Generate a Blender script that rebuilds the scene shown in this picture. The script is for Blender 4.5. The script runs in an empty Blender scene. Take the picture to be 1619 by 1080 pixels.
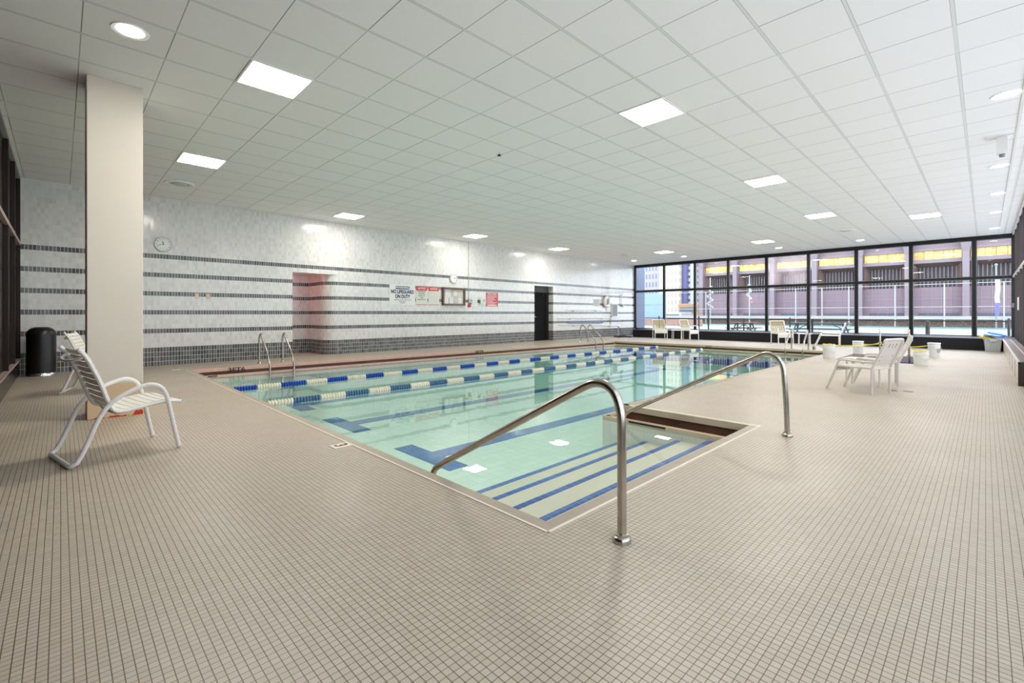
import bpy, bmesh, math, random
from mathutils import Vector, Matrix
random.seed(7)
C = bpy.context.scene.collection
SC = bpy.context.scene
PI = math.pi
CH = 3.679                      # ceiling height
YB = 21.75                      # window wall
XR = 0.656                      # right hand window wall
YN = -0.58                      # dark wall at the left end
def WX(y): return -12.53 - 0.0206 * (y + 0.57)     # tiled wall, not quite parallel to the pool

# ------------------------------------------------------------------ materials
MATS = {}
def lin(c):
    return tuple((x / 12.92 if x <= 0.04045 else ((x + 0.055) / 1.055) ** 2.4) for x in c)
def rgb(r, g, b): return lin((r / 255, g / 255, b / 255)) + (1,)
def setin(n, **k):
    for a, v in k.items():
        a = a.replace('_', ' ')
        if a in n.inputs: n.inputs[a].default_value = v
def mat(name, col, rough=0.5, metal=0.0, spec=0.5, emit=None, es=0.0, noise=0.0, nscale=8.0, coat=0.0):
    if name in MATS: return MATS[name]
    m = bpy.data.materials.new(name); m.use_nodes = True
    nt = m.node_tree; p = nt.nodes['Principled BSDF']
    p.inputs['Base Color'].default_value = col
    p.inputs['Roughness'].default_value = rough
    p.inputs['Metallic'].default_value = metal
    p.inputs['Specular IOR Level'].default_value = spec
    p.inputs['Coat Weight'].default_value = coat
    if emit:
        p.inputs['Emission Color'].default_value = emit
        p.inputs['Emission Strength'].default_value = es
    if noise > 0:
        tc = nt.nodes.new('ShaderNodeTexCoord'); n = nt.nodes.new('ShaderNodeTexNoise')
        n.inputs['Scale'].default_value = nscale; n.inputs['Detail'].default_value = 3
        nt.links.new(tc.outputs['Object'], n.inputs['Vector'])
        mr = nt.nodes.new('ShaderNodeMapRange')
        setin(mr, From_Min=0.3, From_Max=0.7, To_Min=1 - noise, To_Max=1 + noise)
        nt.links.new(n.outputs['Fac'], mr.inputs['Value'])
        mx = nt.nodes.new('ShaderNodeVectorMath'); mx.operation = 'SCALE'
        mx.inputs[0].default_value = col[:3]
        nt.links.new(mr.outputs['Result'], mx.inputs['Scale'])
        nt.links.new(mx.outputs['Vector'], p.inputs['Base Color'])
    MATS[name] = m
    return m
class NT:
    """small helper to wire math nodes"""
    def __init__(s, m): s.t = m.node_tree
    def _in(s, sock, v):
        if isinstance(v, (int, float)): sock.default_value = v
        elif isinstance(v, tuple): sock.default_value = v
        else: s.t.links.new(v, sock)
    def math(s, op, a, b=None, c=None):
        n = s.t.nodes.new('ShaderNodeMath'); n.operation = op
        s._in(n.inputs[0], a)
        if b is not None: s._in(n.inputs[1], b)
        if c is not None: s._in(n.inputs[2], c)
        return n.outputs[0]
    def node(s, typ, **k):
        n = s.t.nodes.new(typ)
        for a, v in k.items(): setattr(n, a, v)
        return n
    def mix(s, f, a, b):
        n = s.t.nodes.new('ShaderNodeMix'); n.data_type = 'RGBA'
        s._in(n.inputs[0], f); s._in(n.inputs[6], a); s._in(n.inputs[7], b)
        return n.outputs[2]
    def comb(s, x, y, z=0.0):
        n = s.t.nodes.new('ShaderNodeCombineXYZ')
        s._in(n.inputs[0], x); s._in(n.inputs[1], y); s._in(n.inputs[2], z)
        return n.outputs[0]
    def link(s, a, b): s.t.links.new(a, b)

def line_mask(h, frac, w):
    """1 inside a grout line of relative width w centred on the cell edge"""
    a = h.math('ABSOLUTE', h.math('SUBTRACT', frac, 0.5))
    return h.math('GREATER_THAN', a, 0.5 - w / 2)

def wall_tile_mat():
    m = bpy.data.materials.new('wall_tile'); m.use_nodes = True
    h = NT(m); p = m.node_tree.nodes['Principled BSDF']
    uv = h.node('ShaderNodeUVMap'); sep = h.node('ShaderNodeSeparateXYZ')
    h.link(uv.outputs[0], sep.inputs[0])
    u = h.math('DIVIDE', sep.outputs[0], 0.0535); v = h.math('DIVIDE', sep.outputs[1], 0.1017)
    cu = h.math('FLOOR', u); row = h.math('FLOOR', v)
    wn = h.node('ShaderNodeTexWhiteNoise', noise_dimensions='2D')
    h.link(h.comb(cu, row), wn.inputs['Vector'])
    r = wn.outputs['Value']
    gm = h.math('MAXIMUM', line_mask(h, h.math('FRACT', u), 0.11), line_mask(h, h.math('FRACT', v), 0.065))
    d1 = h.math('LESS_THAN', row, 3.5)
    d2 = h.math('MULTIPLY', h.math('LESS_THAN', row, 23.5),
                h.math('LESS_THAN', h.math('FLOORED_MODULO', h.math('ADD', row, 1.0), 4.0), 0.5))
    dark = h.math('MAXIMUM', d1, d2)
    dk = h.mix(r, rgb(62, 62, 64), rgb(106, 106, 106))
    r3 = h.math('POWER', r, 0.6)
    wt = h.mix(r3, rgb(208, 206, 204), rgb(230, 228, 226))
    tile = h.mix(dark, wt, dk)
    col = h.mix(gm, tile, rgb(220, 220, 217))
    h.link(col, p.inputs['Base Color'])
    p.inputs['Roughness'].default_value = 0.16
    # every tile sits at a slightly different tilt
    wn2 = h.node('ShaderNodeTexWhiteNoise', noise_dimensions='2D')
    h.link(h.comb(h.math('ADD', cu, 31.0), row), wn2.inputs['Vector'])
    vm = h.node('ShaderNodeVectorMath', operation='SUBTRACT'); h.link(wn2.outputs['Color'], vm.inputs[0])
    vm.inputs[1].default_value = (0.5, 0.5, 0.5)
    vs = h.node('ShaderNodeVectorMath', operation='SCALE'); h.link(vm.outputs[0], vs.inputs[0]); vs.inputs['Scale'].default_value = 0.035
    geo = h.node('ShaderNodeNewGeometry')
    va = h.node('ShaderNodeVectorMath', operation='ADD'); h.link(geo.outputs['Normal'], va.inputs[0]); h.link(vs.outputs[0], va.inputs[1])
    nn = h.node('ShaderNodeVectorMath', operation='NORMALIZE'); h.link(va.outputs[0], nn.inputs[0])
    h.link(nn.outputs[0], p.inputs['Normal'])
    MATS['wall_tile'] = m
    return m

def floor_tile_mat():
    m = bpy.data.materials.new('floor_mosaic'); m.use_nodes = True
    h = NT(m); p = m.node_tree.nodes['Principled BSDF']
    tc = h.node('ShaderNodeTexCoord'); sep = h.node('ShaderNodeSeparateXYZ')
    h.link(tc.outputs['Object'], sep.inputs[0])
    T = 0.0285
    u = h.math('DIVIDE', sep.outputs[0], T); v = h.math('DIVIDE', sep.outputs[1], T)
    wn = h.node('ShaderNodeTexWhiteNoise', noise_dimensions='2D')
    h.link(h.comb(h.math('FLOOR', u), h.math('FLOOR', v)), wn.inputs['Vector'])
    gx = line_mask(h, h.math('FRACT', u), 0.09); gy = line_mask(h, h.math('FRACT', v), 0.11)
    g = h.math('MAXIMUM', gx, gy)
    n = h.node('ShaderNodeTexNoise'); n.inputs['Scale'].default_value = 0.9; n.inputs['Detail'].default_value = 4
    h.link(tc.outputs['Object'], n.inputs['Vector'])
    n2 = h.node('ShaderNodeTexNoise'); n2.inputs['Scale'].default_value = 3.5; n2.inputs['Detail'].default_value = 3
    h.link(tc.outputs['Object'], n2.inputs['Vector'])
    tile = h.mix(wn.outputs['Value'], rgb(185, 171, 153), rgb(200, 188, 173))
    wear = h.mix(n.outputs['Fac'], rgb(184, 170, 150), rgb(199, 188, 174))
    tile = h.mix(0.45, tile, wear)
    gc = h.mix(n2.outputs['Fac'], rgb(84, 62, 42), rgb(128, 104, 80))
    h.link(h.mix(g, tile, gc), p.inputs['Base Color'])
    rr = h.node('ShaderNodeMapRange'); setin(rr, From_Min=0.35, From_Max=0.65, To_Min=0.34, To_Max=0.48)
    h.link(n.outputs['Fac'], rr.inputs['Value']); h.link(rr.outputs[0], p.inputs['Roughness'])
    p.inputs['Specular IOR Level'].default_value = 0.45
    MATS['floor_mosaic'] = m
    return m

def ceiling_mat():
    m = bpy.data.materials.new('ceiling_tile'); m.use_nodes = True
    h = NT(m); p = m.node_tree.nodes['Principled BSDF']
    tc = h.node('ShaderNodeTexCoord'); sep = h.node('ShaderNodeSeparateXYZ')
    h.link(tc.outputs['Object'], sep.inputs[0])
    T = 0.616
    u = h.math('DIVIDE', h.math('ADD', sep.outputs[0], 0.806), T)
    v = h.math('DIVIDE', h.math('SUBTRACT', sep.outputs[1], 0.135), T)
    wn = h.node('ShaderNodeTexWhiteNoise', noise_dimensions='2D')
    h.link(h.comb(h.math('FLOOR', u), h.math('FLOOR', v)), wn.inputs['Vector'])
    n = h.node('ShaderNodeTexNoise'); n.inputs['Scale'].default_value = 60; n.inputs['Detail'].default_value = 5
    h.link(tc.outputs['Object'], n.inputs['Vector'])
    base = h.mix(n.outputs['Fac'], rgb(236, 233, 233), rgb(245, 242, 242))
    base = h.mix(h.math('MULTIPLY', wn.outputs['Value'], 0.25), base, rgb(247, 243, 244))
    # T-bars along the room with a fine shadow gap each side, plain thin joints across it
    fu = h.math('FRACT', u); fv = h.math('FRACT', v)
    bar = line_mask(h, fu, 0.040); edge = line_mask(h, fu, 0.050)
    gap = h.math('SUBTRACT', edge, bar)
    wn1 = h.node('ShaderNodeTexWhiteNoise', noise_dimensions='2D'); h.link(h.comb(h.math('FLOOR', v), h.math('ROUND', u)), wn1.inputs['Vector'])
    gapc = h.mix(wn1.outputs['Value'], rgb(140, 140, 136), rgb(216, 216, 214))
    jv = line_mask(h, fv, 0.014)
    wn3 = h.node('ShaderNodeTexWhiteNoise', noise_dimensions='2D'); h.link(h.comb(h.math('FLOOR', u), h.math('ROUND', v)), wn3.inputs['Vector'])
    jc = h.mix(wn3.outputs['Value'], rgb(126, 124, 120), rgb(196, 196, 192))
    c = h.mix(jv, base, jc)
    c = h.mix(gap, c, gapc)
    c = h.mix(bar, c, rgb(222, 222, 220))
    h.link(c, p.inputs['Base Color'])
    p.inputs['Roughness'].default_value = 0.7; p.inputs['Specular IOR Level'].default_value = 0.25
    MATS['ceiling_tile'] = m
    return m

def small_tile_mat(name, ca, cb, grout, tw, th, rough=0.25, axis='xy'):
    m = bpy.data.materials.new(name); m.use_nodes = True
    h = NT(m); p = m.node_tree.nodes['Principled BSDF']
    tc = h.node('ShaderNodeTexCoord'); sep = h.node('ShaderNodeSeparateXYZ')
    h.link(tc.outputs['Object'], sep.inputs[0])
    cells = []; g = None
    for i, s in enumerate('xyz'):
        t = {'x': tw, 'y': tw, 'z': th}[s]
        w = h.math('DIVIDE', h.math('ADD', sep.outputs[i], 0.0113), t)
        cells.append(h.math('FLOOR', w))
        if s in axis:
            k = line_mask(h, h.math('FRACT', w), 0.07)
            g = k if g is None else h.math('MAXIMUM', g, k)
    wn = h.node('ShaderNodeTexWhiteNoise', noise_dimensions='3D')
    h.link(h.comb(*cells), wn.inputs['Vector'])
    h.link(h.mix(g, h.mix(wn.outputs['Value'], ca, cb), grout), p.inputs['Base Color'])
    p.inputs['Roughness'].default_value = rough
    MATS[name] = m
    return m

def glass_mat(name, tint, gloss_rough=0.0, ior=1.45, boost=1.0):
    m = bpy.data.materials.new(name); m.use_nodes = True
    h = NT(m); t = m.node_tree
    for n in list(t.nodes):
        if n.type == 'BSDF_PRINCIPLED': t.nodes.remove(n)
    out = [n for n in t.nodes if n.type == 'OUTPUT_MATERIAL'][0]
    tr = h.node('ShaderNodeBsdfTransparent'); tr.inputs[0].default_value = tint
    gl = h.node('ShaderNodeBsdfGlossy'); gl.inputs['Roughness'].default_value = gloss_rough
    geo = h.node('ShaderNodeNewGeometry'); dt = h.node('ShaderNodeVectorMath', operation='DOT_PRODUCT')
    h.link(geo.outputs['Normal'], dt.inputs[0]); h.link(geo.outputs['Incoming'], dt.inputs[1]); dt.name = 'facing'
    f0 = ((ior - 1) / (ior + 1)) ** 2
    k = h.math('POWER', h.math('SUBTRACT', 1.0, h.math('MINIMUM', h.math('ABSOLUTE', dt.outputs['Value']), 1.0)), 5.0)
    f = h.math('MULTIPLY', h.math('MULTIPLY_ADD', k, 1.0 - f0, f0), boost)
    ms = h.node('ShaderNodeMixShader')
    h.link(f, ms.inputs[0]); h.link(tr.outputs[0], ms.inputs[1]); h.link(gl.outputs[0], ms.inputs[2])
    h.link(ms.outputs[0], out.inputs['Surface'])
    MATS[name] = m
    return m

def water_mats():
    m = glass_mat('pool_water_surface', (1, 1, 1, 1), 0.0, 1.33)
    h = NT(m); t = m.node_tree
    out = [n for n in t.nodes if n.type == 'OUTPUT_MATERIAL'][0]
    ab = h.node('ShaderNodeVolumeAbsorption')
    ab.inputs['Color'].default_value = (0.08, 0.93, 0.76, 1); ab.inputs['Density'].default_value = 0.115
    h.link(ab.outputs[0], out.inputs['Volume'])
    tc = h.node('ShaderNodeTexCoord'); n = h.node('ShaderNodeTexNoise')
    n.inputs['Scale'].default_value = 5.0; n.inputs['Detail'].default_value = 2
    mp = h.node('ShaderNodeMapping'); h.link(tc.outputs['Object'], mp.inputs[0]); mp.inputs['Scale'].default_value = (1, 1, 1)
    h.link(mp.outputs[0], n.inputs['Vector'])
    b = h.node('ShaderNodeBump'); b.inputs['Strength'].default_value = 0.006; b.inputs['Distance'].default_value = 0.06
    h.link(n.outputs['Fac'], b.inputs['Height'])
    for q in t.nodes:
        if q.type == 'BSDF_GLOSSY': h.link(b.outputs[0], q.inputs['Normal'])
        if q.name == 'facing': h.link(b.outputs[0], q.inputs[0])
    return m

def column_mat():
    m = bpy.data.materials.new('column_paint'); m.use_nodes = True
    h = NT(m); p = m.node_tree.nodes['Principled BSDF']
    tc = h.node('ShaderNodeTexCoord'); sep = h.node('ShaderNodeSeparateXYZ')
    h.link(tc.outputs['Object'], sep.inputs[0]); z = sep.outputs[2]
    n = h.node('ShaderNodeTexNoise'); n.inputs['Scale'].default_value = 6; n.inputs['Detail'].default_value = 8
    h.link(tc.outputs['Object'], n.inputs['Vector'])
    n2 = h.node('ShaderNodeTexNoise'); n2.inputs['Scale'].default_value = 1.2
    h.link(tc.outputs['Object'], n2.inputs['Vector'])
    lim = h.node('ShaderNodeMapRange'); setin(lim, From_Min=0.0, From_Max=0.085, To_Min=0.46, To_Max=0.66)
    h.link(z, lim.inputs['Value'])
    chip = h.math('MULTIPLY', h.math('GREATER_THAN', n.outputs['Fac'], lim.outputs[0]), h.math('LESS_THAN', z, 0.16))
    paint = h.mix(n2.outputs['Fac'], rgb(212, 202, 186), rgb(224, 216, 203))
    lowband = h.math('LESS_THAN', z, 0.37)
    paint = h.mix(lowband, paint, rgb(214, 186, 150))
    h.link(h.mix(chip, paint, h.mix(n2.outputs['Fac'], rgb(214, 60, 30), rgb(176, 44, 26))), p.inputs['Base Color'])
    p.inputs['Roughness'].default_value = 0.45
    return m

# ------------------------------------------------------------------ geometry helpers
def new(): return bmesh.new()
def box(bm, lo, hi, mi=0, M=None, bev=0.0):
    x0, y0, z0 = lo; x1, y1, z1 = hi
    co = [(x0, y0, z0), (x1, y0, z0), (x1, y1, z0), (x0, y1, z0), (x0, y0, z1), (x1, y0, z1), (x1, y1, z1), (x0, y1, z1)]
    vs = [bm.verts.new(M @ Vector(c) if M else c) for c in co]
    fs = []
    for q in [(0, 3, 2, 1), (4, 5, 6, 7), (0, 1, 5, 4), (1, 2, 6, 5), (2, 3, 7, 6), (3, 0, 4, 7)]:
        f = bm.faces.new([vs[i] for i in q]); f.material_index = mi; fs.append(f)
    if bev > 0:
        es = list({e for f in fs for e in f.edges})
        r = bmesh.ops.bevel(bm, geom=es, offset=bev, segments=2, affect='EDGES', profile=0.5)
        for f in r['faces']: f.material_index = mi
    return bm
def quad(bm, pts, mi=0):
    f = bm.faces.new([bm.verts.new(p) for p in pts]); f.material_index = mi
    return f
def uvquad(bm, pts, uvs, mi=0):
    l = bm.loops.layers.uv.verify()
    f = quad(bm, pts, mi)
    for lp, u in zip(f.loops, uvs): lp[l].uv = u
    return f
def fillet(pts, r, n=5, closed=False):
    pts = [Vector(p) for p in pts]; out = []
    N = len(pts)
    for i, p in enumerate(pts):
        if not closed and i in (0, N - 1): out.append(p); continue
        a = pts[i - 1]; b = pts[(i + 1) % N]
        da = (a - p); db = (b - p)
        rr = min(r if not isinstance(r, (list, tuple)) else r[i], da.length * 0.48, db.length * 0.48)
        if rr <= 1e-5: out.append(p); continue
        s = p + da.normalized() * rr; e = p + db.normalized() * rr
        for k in range(n + 1):
            t = k / n
            out.append((1 - t) ** 2 * s + 2 * t * (1 - t) * p + t * t * e)
    return out
def smooth_path(pts, n=4):
    P = [Vector(p) for p in pts]; out = []
    for i in range(len(P) - 1):
        p0 = P[max(i - 1, 0)]; p1 = P[i]; p2 = P[i + 1]; p3 = P[min(i + 2, len(P) - 1)]
        for k in range(n):
            t = k / n
            out.append(0.5 * ((2 * p1) + (-p0 + p2) * t + (2 * p0 - 5 * p1 + 4 * p2 - p3) * t * t + (-p0 + 3 * p1 - 3 * p2 + p3) * t ** 3))
    out.append(P[-1])
    return out
def tube(bm, pts, r, n=10, closed=False, mi=0, flat=None):
    pts = [Vector(p) for p in pts]; N = len(pts); rings = []
    up = None
    for i, p in enumerate(pts):
        if closed: t = pts[(i + 1) % N] - pts[i - 1]
        elif i == 0: t = pts[1] - p
        elif i == N - 1: t = p - pts[i - 1]
        else: t = (pts[i + 1] - p).normalized() + (p - pts[i - 1]).normalized()
        t.normalize()
        if up is None:
            up = Vector((0, 0, 1)) if abs(t.z) < 0.9 else Vector((1, 0, 0))
        x = t.cross(up)
        if x.length < 1e-6: x = t.orthogonal()
        x.normalize(); y = x.cross(t).normalized(); up = y
        rr = r[i] if isinstance(r, (list, tuple)) else r
        rings.append([bm.verts.new(p + (math.cos(2 * PI * k / n) * x * rr + math.sin(2 * PI * k / n) * y * rr * (flat or 1))) for k in range(n)])
    m = N if closed else N - 1
    for i in range(m):
        a = rings[i]; b = rings[(i + 1) % N]
        for k in range(n):
            f = bm.faces.new([a[k], a[(k + 1) % n], b[(k + 1) % n], b[k]]); f.material_index = mi
    if not closed:
        bm.faces.new(rings[0][::-1]).material_index = mi; bm.faces.new(rings[-1]).material_index = mi
    return bm
def lathe(bm, prof, n=28, c=(0, 0, 0), mi=0, M=None, cap=True):
    rings = []
    for r, z in prof:
        ring = []
        for k in range(n):
            v = Vector((r * math.cos(2 * PI * k / n), r * math.sin(2 * PI * k / n), z))
            if M: v = M @ v
            ring.append(bm.verts.new(v + Vector(c)))
        rings.append(ring)
    for a, b in zip(rings, rings[1:]):
        for k in range(n):
            f = bm.faces.new([a[k], a[(k + 1) % n], b[(k + 1) % n], b[k]]); f.material_index = mi
    if cap:
        bm.faces.new(rings[0][::-1]).material_index = mi; bm.faces.new(rings[-1]).material_index = mi
    return bm
def prism(bm, poly, z0, z1, mi=0, mi_top=None):
    lo = [bm.verts.new((x, y, z0)) for x, y in poly]; hi = [bm.verts.new((x, y, z1)) for x, y in poly]
    n = len(poly)
    f = bm.faces.new(hi); f.material_index = mi if mi_top is None else mi_top
    bm.faces.new(lo[::-1]).material_index = mi
    for i in range(n):
        bm.faces.new([lo[i], lo[(i + 1) % n], hi[(i + 1) % n], hi[i]]).material_index = mi
    return bm
def ribbon(bm, pts, w, up=(0, 0, 1), th=0.002, mi=0):
    """a flat strap of width w along pts; up is the width direction (vector, or one per point)"""
    P = [Vector(p) for p in pts]; rings = []
    for i, p in enumerate(P):
        t = (P[min(i + 1, len(P) - 1)] - P[max(i - 1, 0)]).normalized()
        u = Vector(up[i] if isinstance(up, list) else up); u = (u - t * u.dot(t)).normalized()
        nn = t.cross(u)
        rings.append([bm.verts.new(p + u * w / 2 * a + nn * th / 2 * b) for a, b in ((-1, -1), (1, -1), (1, 1), (-1, 1))])
    for a, b in zip(rings, rings[1:]):
        for k in range(4): bm.faces.new([a[k], a[(k + 1) % 4], b[(k + 1) % 4], b[k]]).material_index = mi
    bm.faces.new(rings[0][::-1]); bm.faces.new(rings[-1])
    return bm
def obj(name, bm, mats, parent=None, smooth=True, label=None, kind=None, loc=None, angle=0.7):
    bmesh.ops.recalc_face_normals(bm, faces=bm.faces) if kind != 'raw' else None
    me = bpy.data.meshes.new(name); bm.to_mesh(me); bm.free()
    if not isinstance(mats, (list, tuple)): mats = [mats]
    for m in mats: me.materials.append(m)
    if smooth:
        for p in me.polygons: p.use_smooth = True
        me.set_sharp_from_angle(angle=angle)
    o = bpy.data.objects.new(name, me); C.objects.link(o)
    if parent: o.parent = parent
    if label: o['label'] = label
    if kind and kind != 'raw': o['kind'] = kind
    if loc: o.location = loc
    return o
def tag(o, label, cat, group=None, kind=None):
    o['label'] = label; o['category'] = cat
    if group: o['group'] = group
    if kind: o['kind'] = kind
    return o
def thing(name, label, cat, loc=(0, 0, 0), rotz=0.0, group=None, kind=None):
    o = bpy.data.objects.new(name, None); C.objects.link(o)
    o.empty_display_size = 0.1
    o.location = loc; o.rotation_euler = (0, 0, rotz)
    return tag(o, label, cat, group, kind)
def dup(root, loc, rotz, label, group=None):
    r = root.copy(); C.objects.link(r); r.location = loc; r.rotation_euler = (0, 0, rotz)
    r['label'] = label
    if group: r['group'] = group
    for ch in list(root.children):
        c = ch.copy(); C.objects.link(c); c.parent = r
        for g in ch.children:
            d = g.copy(); C.objects.link(d); d.parent = c
    return r
def text_obj(name, body, size, M, m, parent=None, xs=1.0, align='CENTER', depth=0.0015, bold=0.0):
    cu = bpy.data.curves.new('lettering', 'FONT'); cu.body = body; cu.size = size
    cu.align_x = align; cu.align_y = 'CENTER'; cu.extrude = depth; cu.offset = bold
    cu.space_line = 1.0
    tmp = bpy.data.objects.new('tmp', cu); C.objects.link(tmp)
    dg = bpy.context.evaluated_depsgraph_get(); dg.update()
    me = bpy.data.meshes.new_from_object(tmp.evaluated_get(dg))
    bpy.data.objects.remove(tmp); bpy.data.curves.remove(cu)
    me.name = name
    for v in me.vertices: v.co = M @ Vector((v.co.x * xs, v.co.y, v.co.z))
    me.materials.clear(); me.materials.append(m)
    o = bpy.data.objects.new(name, me); C.objects.link(o)
    if parent: o.parent = parent
    return o

# common materials
M_TILE = wall_tile_mat(); M_FLOOR = floor_tile_mat(); M_CEIL = ceiling_mat()
M_WHITE = mat('white_powder_coat', rgb(236, 233, 230), 0.35)
M_STRAP = mat('white_vinyl_strap', rgb(232, 229, 222), 0.4)
M_STEEL = mat('brushed_steel', rgb(186, 178, 168), 0.24, 1.0, noise=0.12, nscale=14)
M_BLACK = mat('black_frame', rgb(14, 14, 15), 0.4)
M_BLACKG = mat('black_gloss', rgb(12, 10, 10), 0.2)
M_COPE = mat('coping_tile', rgb(174, 160, 142), 0.4, noise=0.06)
M_FASC = mat('coping_fascia', rgb(206, 194, 170), 0.4, noise=0.05)
M_PINK_GLOW = mat('pink_glow_fascia', rgb(226, 180, 168), 0.35, noise=0.06)  # red glow on the left fascia and lip, put into the colour
M_GUT = mat('gutter_brown', rgb(104, 76, 56), 0.6, noise=0.25, nscale=3)  # mottled dark brown over the whole trough
M_CAULK = mat('white_joint', rgb(238, 226, 212), 0.5)
M_POOL = small_tile_mat('pool_plaster', rgb(226, 230, 220), rgb(234, 238, 228), rgb(216, 222, 212), 0.15, 0.15, 0.4)
M_STEPS = mat('step_plaster', rgb(216, 213, 188), 0.4, noise=0.05, nscale=2)
M_BLUE = small_tile_mat('blue_pool_tile', rgb(8, 72, 156), rgb(28, 98, 182), rgb(110, 160, 205), 0.075, 0.075, 0.3)
M_DKBLUE = small_tile_mat('dark_blue_tile', rgb(30, 66, 150), rgb(48, 88, 176), rgb(90, 120, 180), 0.05, 0.05, 0.3, 'xyz')
M_PAPER = mat('paper', rgb(238, 238, 234), 0.6)
M_RED = mat('sign_red', rgb(206, 34, 34), 0.45)
M_INK = mat('black_ink', rgb(26, 26, 30), 0.5)
M_NAVY = mat('navy_ink', rgb(40, 38, 92), 0.5)

# ------------------------------------------------------------------ pool outline
PL = [(-11.15, 1.875), (-1.655, 1.875), (-1.655, 4.95), (-3.13, 4.95), (-3.13, 16.4), (-10.72, 16.4)]   # deck edge
PI_ = [(-10.95, 1.955), (-1.70, 1.955), (-1.70, 4.735), (-3.27, 4.735), (-3.27, 16.2), (-10.52, 16.2)]    # inner face of the gutter lip
WZ = -0.140
PF = -0.82

# floor
bm = new()
def fq(x0, y0, x1, y1): quad(bm, [(x0, y0, 0), (x1, y0, 0), (x1, y1, 0), (x0, y1, 0)])
fq(-14.3, -0.75, 0.8, 1.875)
quad(bm, [(-14.3, 1.875, 0), (-11.15, 1.875, 0), (-10.72, 16.4, 0), (-14.3, 16.4, 0)])
fq(-14.3, 16.4, 0.8, 21.9)
SX0, SX1, SY0, SY1 = -2.58, -1.02, 13.58, 15.85
fq(-1.655, 1.875, 0.8, 4.95); fq(-3.13, 4.95, 0.8, SY0)
fq(-3.13, SY0, SX0, SY1); fq(SX1, SY0, 0.8, SY1); fq(-3.13, SY1, 0.8, 16.4)
for f in bm.faces:
    if f.normal.z < 0: f.normal_flip()
o = obj('floor', bm, M_FLOOR, smooth=False, kind='raw'); tag(o, 'beige mosaic tiled pool deck running round the pool', 'floor', kind='structure')

# coping: nosing strip on the deck, fascia below it, gutter trough and lip
def strip(bm, a, b, inn, z0, z1, mi=0):
    """box following edge a-b, from the edge towards 'inn' (signed width to the left of a->b)"""
    a = Vector((a[0], a[1], 0)); b = Vector((b[0], b[1], 0)); d = (b - a).normalized(); n = Vector((-d.y, d.x, 0)) * inn
    p = [a, b, b + n, a + n]
    lo = [bm.verts.new((q.x, q.y, z0)) for q in p]; hi = [bm.verts.new((q.x, q.y, z1)) for q in p]
    fs = [bm.faces.new(hi), bm.faces.new(lo[::-1])]
    for i in range(4): fs.append(bm.faces.new([lo[i], lo[(i + 1) % 4], hi[(i + 1) % 4], hi[i]]))
    for f in fs: f.material_index = mi
cop = thing('trim_1', 'smooth beige coping with a fascia along the pool edge', 'coping', kind='structure')
for i in range(6):
    a, b = PL[i], PL[(i + 1) % 6]
    if i == 2: b = (b[0] + 0.004, b[1])
    if i == 3: a = (a[0], a[1] + 0.004)
    segs = [(a, b, M_FASC if i in (2, 4) else M_COPE)]
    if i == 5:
        m_ = (a[0] + (b[0] - a[0]) * 0.5, a[1] + (b[1] - a[1]) * 0.5); segs = [(a, m_, M_FASC), (m_, b, M_PINK_GLOW)]  # near half pink, far half beige: the red glow's fading is painted
    for a_, b_, mm in segs:
        bm = new(); strip(bm, a_, b_, -0.075, -0.065, 0.004); obj('coping_edge', bm, mm, cop, smooth=False, label='coping tiles coloured pink for the red glow' if mm is M_PINK_GLOW else None)
for (x, y), (sx, sy) in ((PL[5], (-1, 1)), (PL[4], (1, 1)), (PL[0], (-1, -1)), (PL[1], (1, -1)), (PL[2], (1, 1))):
    bm = new(); xa, xb = sorted((x - sx * 0.004, x + sx * 0.085)); ya, yb = sorted((y - sy * 0.004, y + sy * 0.085))
    box(bm, (xa, ya, -0.245), (xb, yb, 0.0035)); obj('corner_tile', bm, M_FASC if sy > 0 else M_COPE, cop, smooth=False)
bm = new()
strip(bm, (-11.22, 1.80), (-1.58, 1.80), -0.014, 0.0, 0.005); strip(bm, (-1.58, 1.80), (-1.58, 5.02), -0.014, 0.0, 0.005)
obj('joint_line', bm, M_CAULK, cop, smooth=False, label='white sealant line')

# basin
bas = thing('pool_basin', 'pale swimming pool basin with blue lane tiles', 'pool', kind='structure')
bm = new()
def wallstrip(poly, z0, z1, mi=0):
    n = len(poly)
    for i in range(n):
        a, b = poly[i], poly[(i + 1) % n]
        quad(bm, [(a[0], a[1], z0), (b[0], b[1], z0), (b[0], b[1], z1), (a[0], a[1], z1)], mi)
wallstrip(PI_, PF, -0.17, 0)
quad(bm, [(x, y, PF) for x, y in [(-10.95, 1.955), (-1.7, 1.955), (-1.7, 4.735), (-3.27, 4.735), (-3.27, 4.735)][:4]] + [], 0)
quad(bm, [(-10.95, 1.955, PF), (-3.27, 4.735, PF), (-3.27, 16.2, PF), (-10.52, 16.2, PF)], 0)
obj('basin_wall', bm, M_POOL, bas, smooth=False)
bm = new()      # lip ring and trough
for i in range(6):
    a, b = PI_[i], PI_[(i + 1) % 6]
    if i == 2: b = (b[0] + 0.004, b[1])
    if i == 3: a = (a[0], a[1] + 0.004)
    d_ = (Vector((b[0], b[1])) - Vector((a[0], a[1]))).normalized(); o_ = Vector((d_.y, -d_.x)) * 0.0182
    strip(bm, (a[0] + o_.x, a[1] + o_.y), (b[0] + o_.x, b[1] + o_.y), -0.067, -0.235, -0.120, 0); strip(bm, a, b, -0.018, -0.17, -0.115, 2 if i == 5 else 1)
obj('gutter_lip', bm, [mat('lip_brown', rgb(186, 148, 120), 0.45, noise=0.12, nscale=3), M_FASC, M_PINK_GLOW], bas, smooth=False)
bm = new()
n6 = 6
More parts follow.
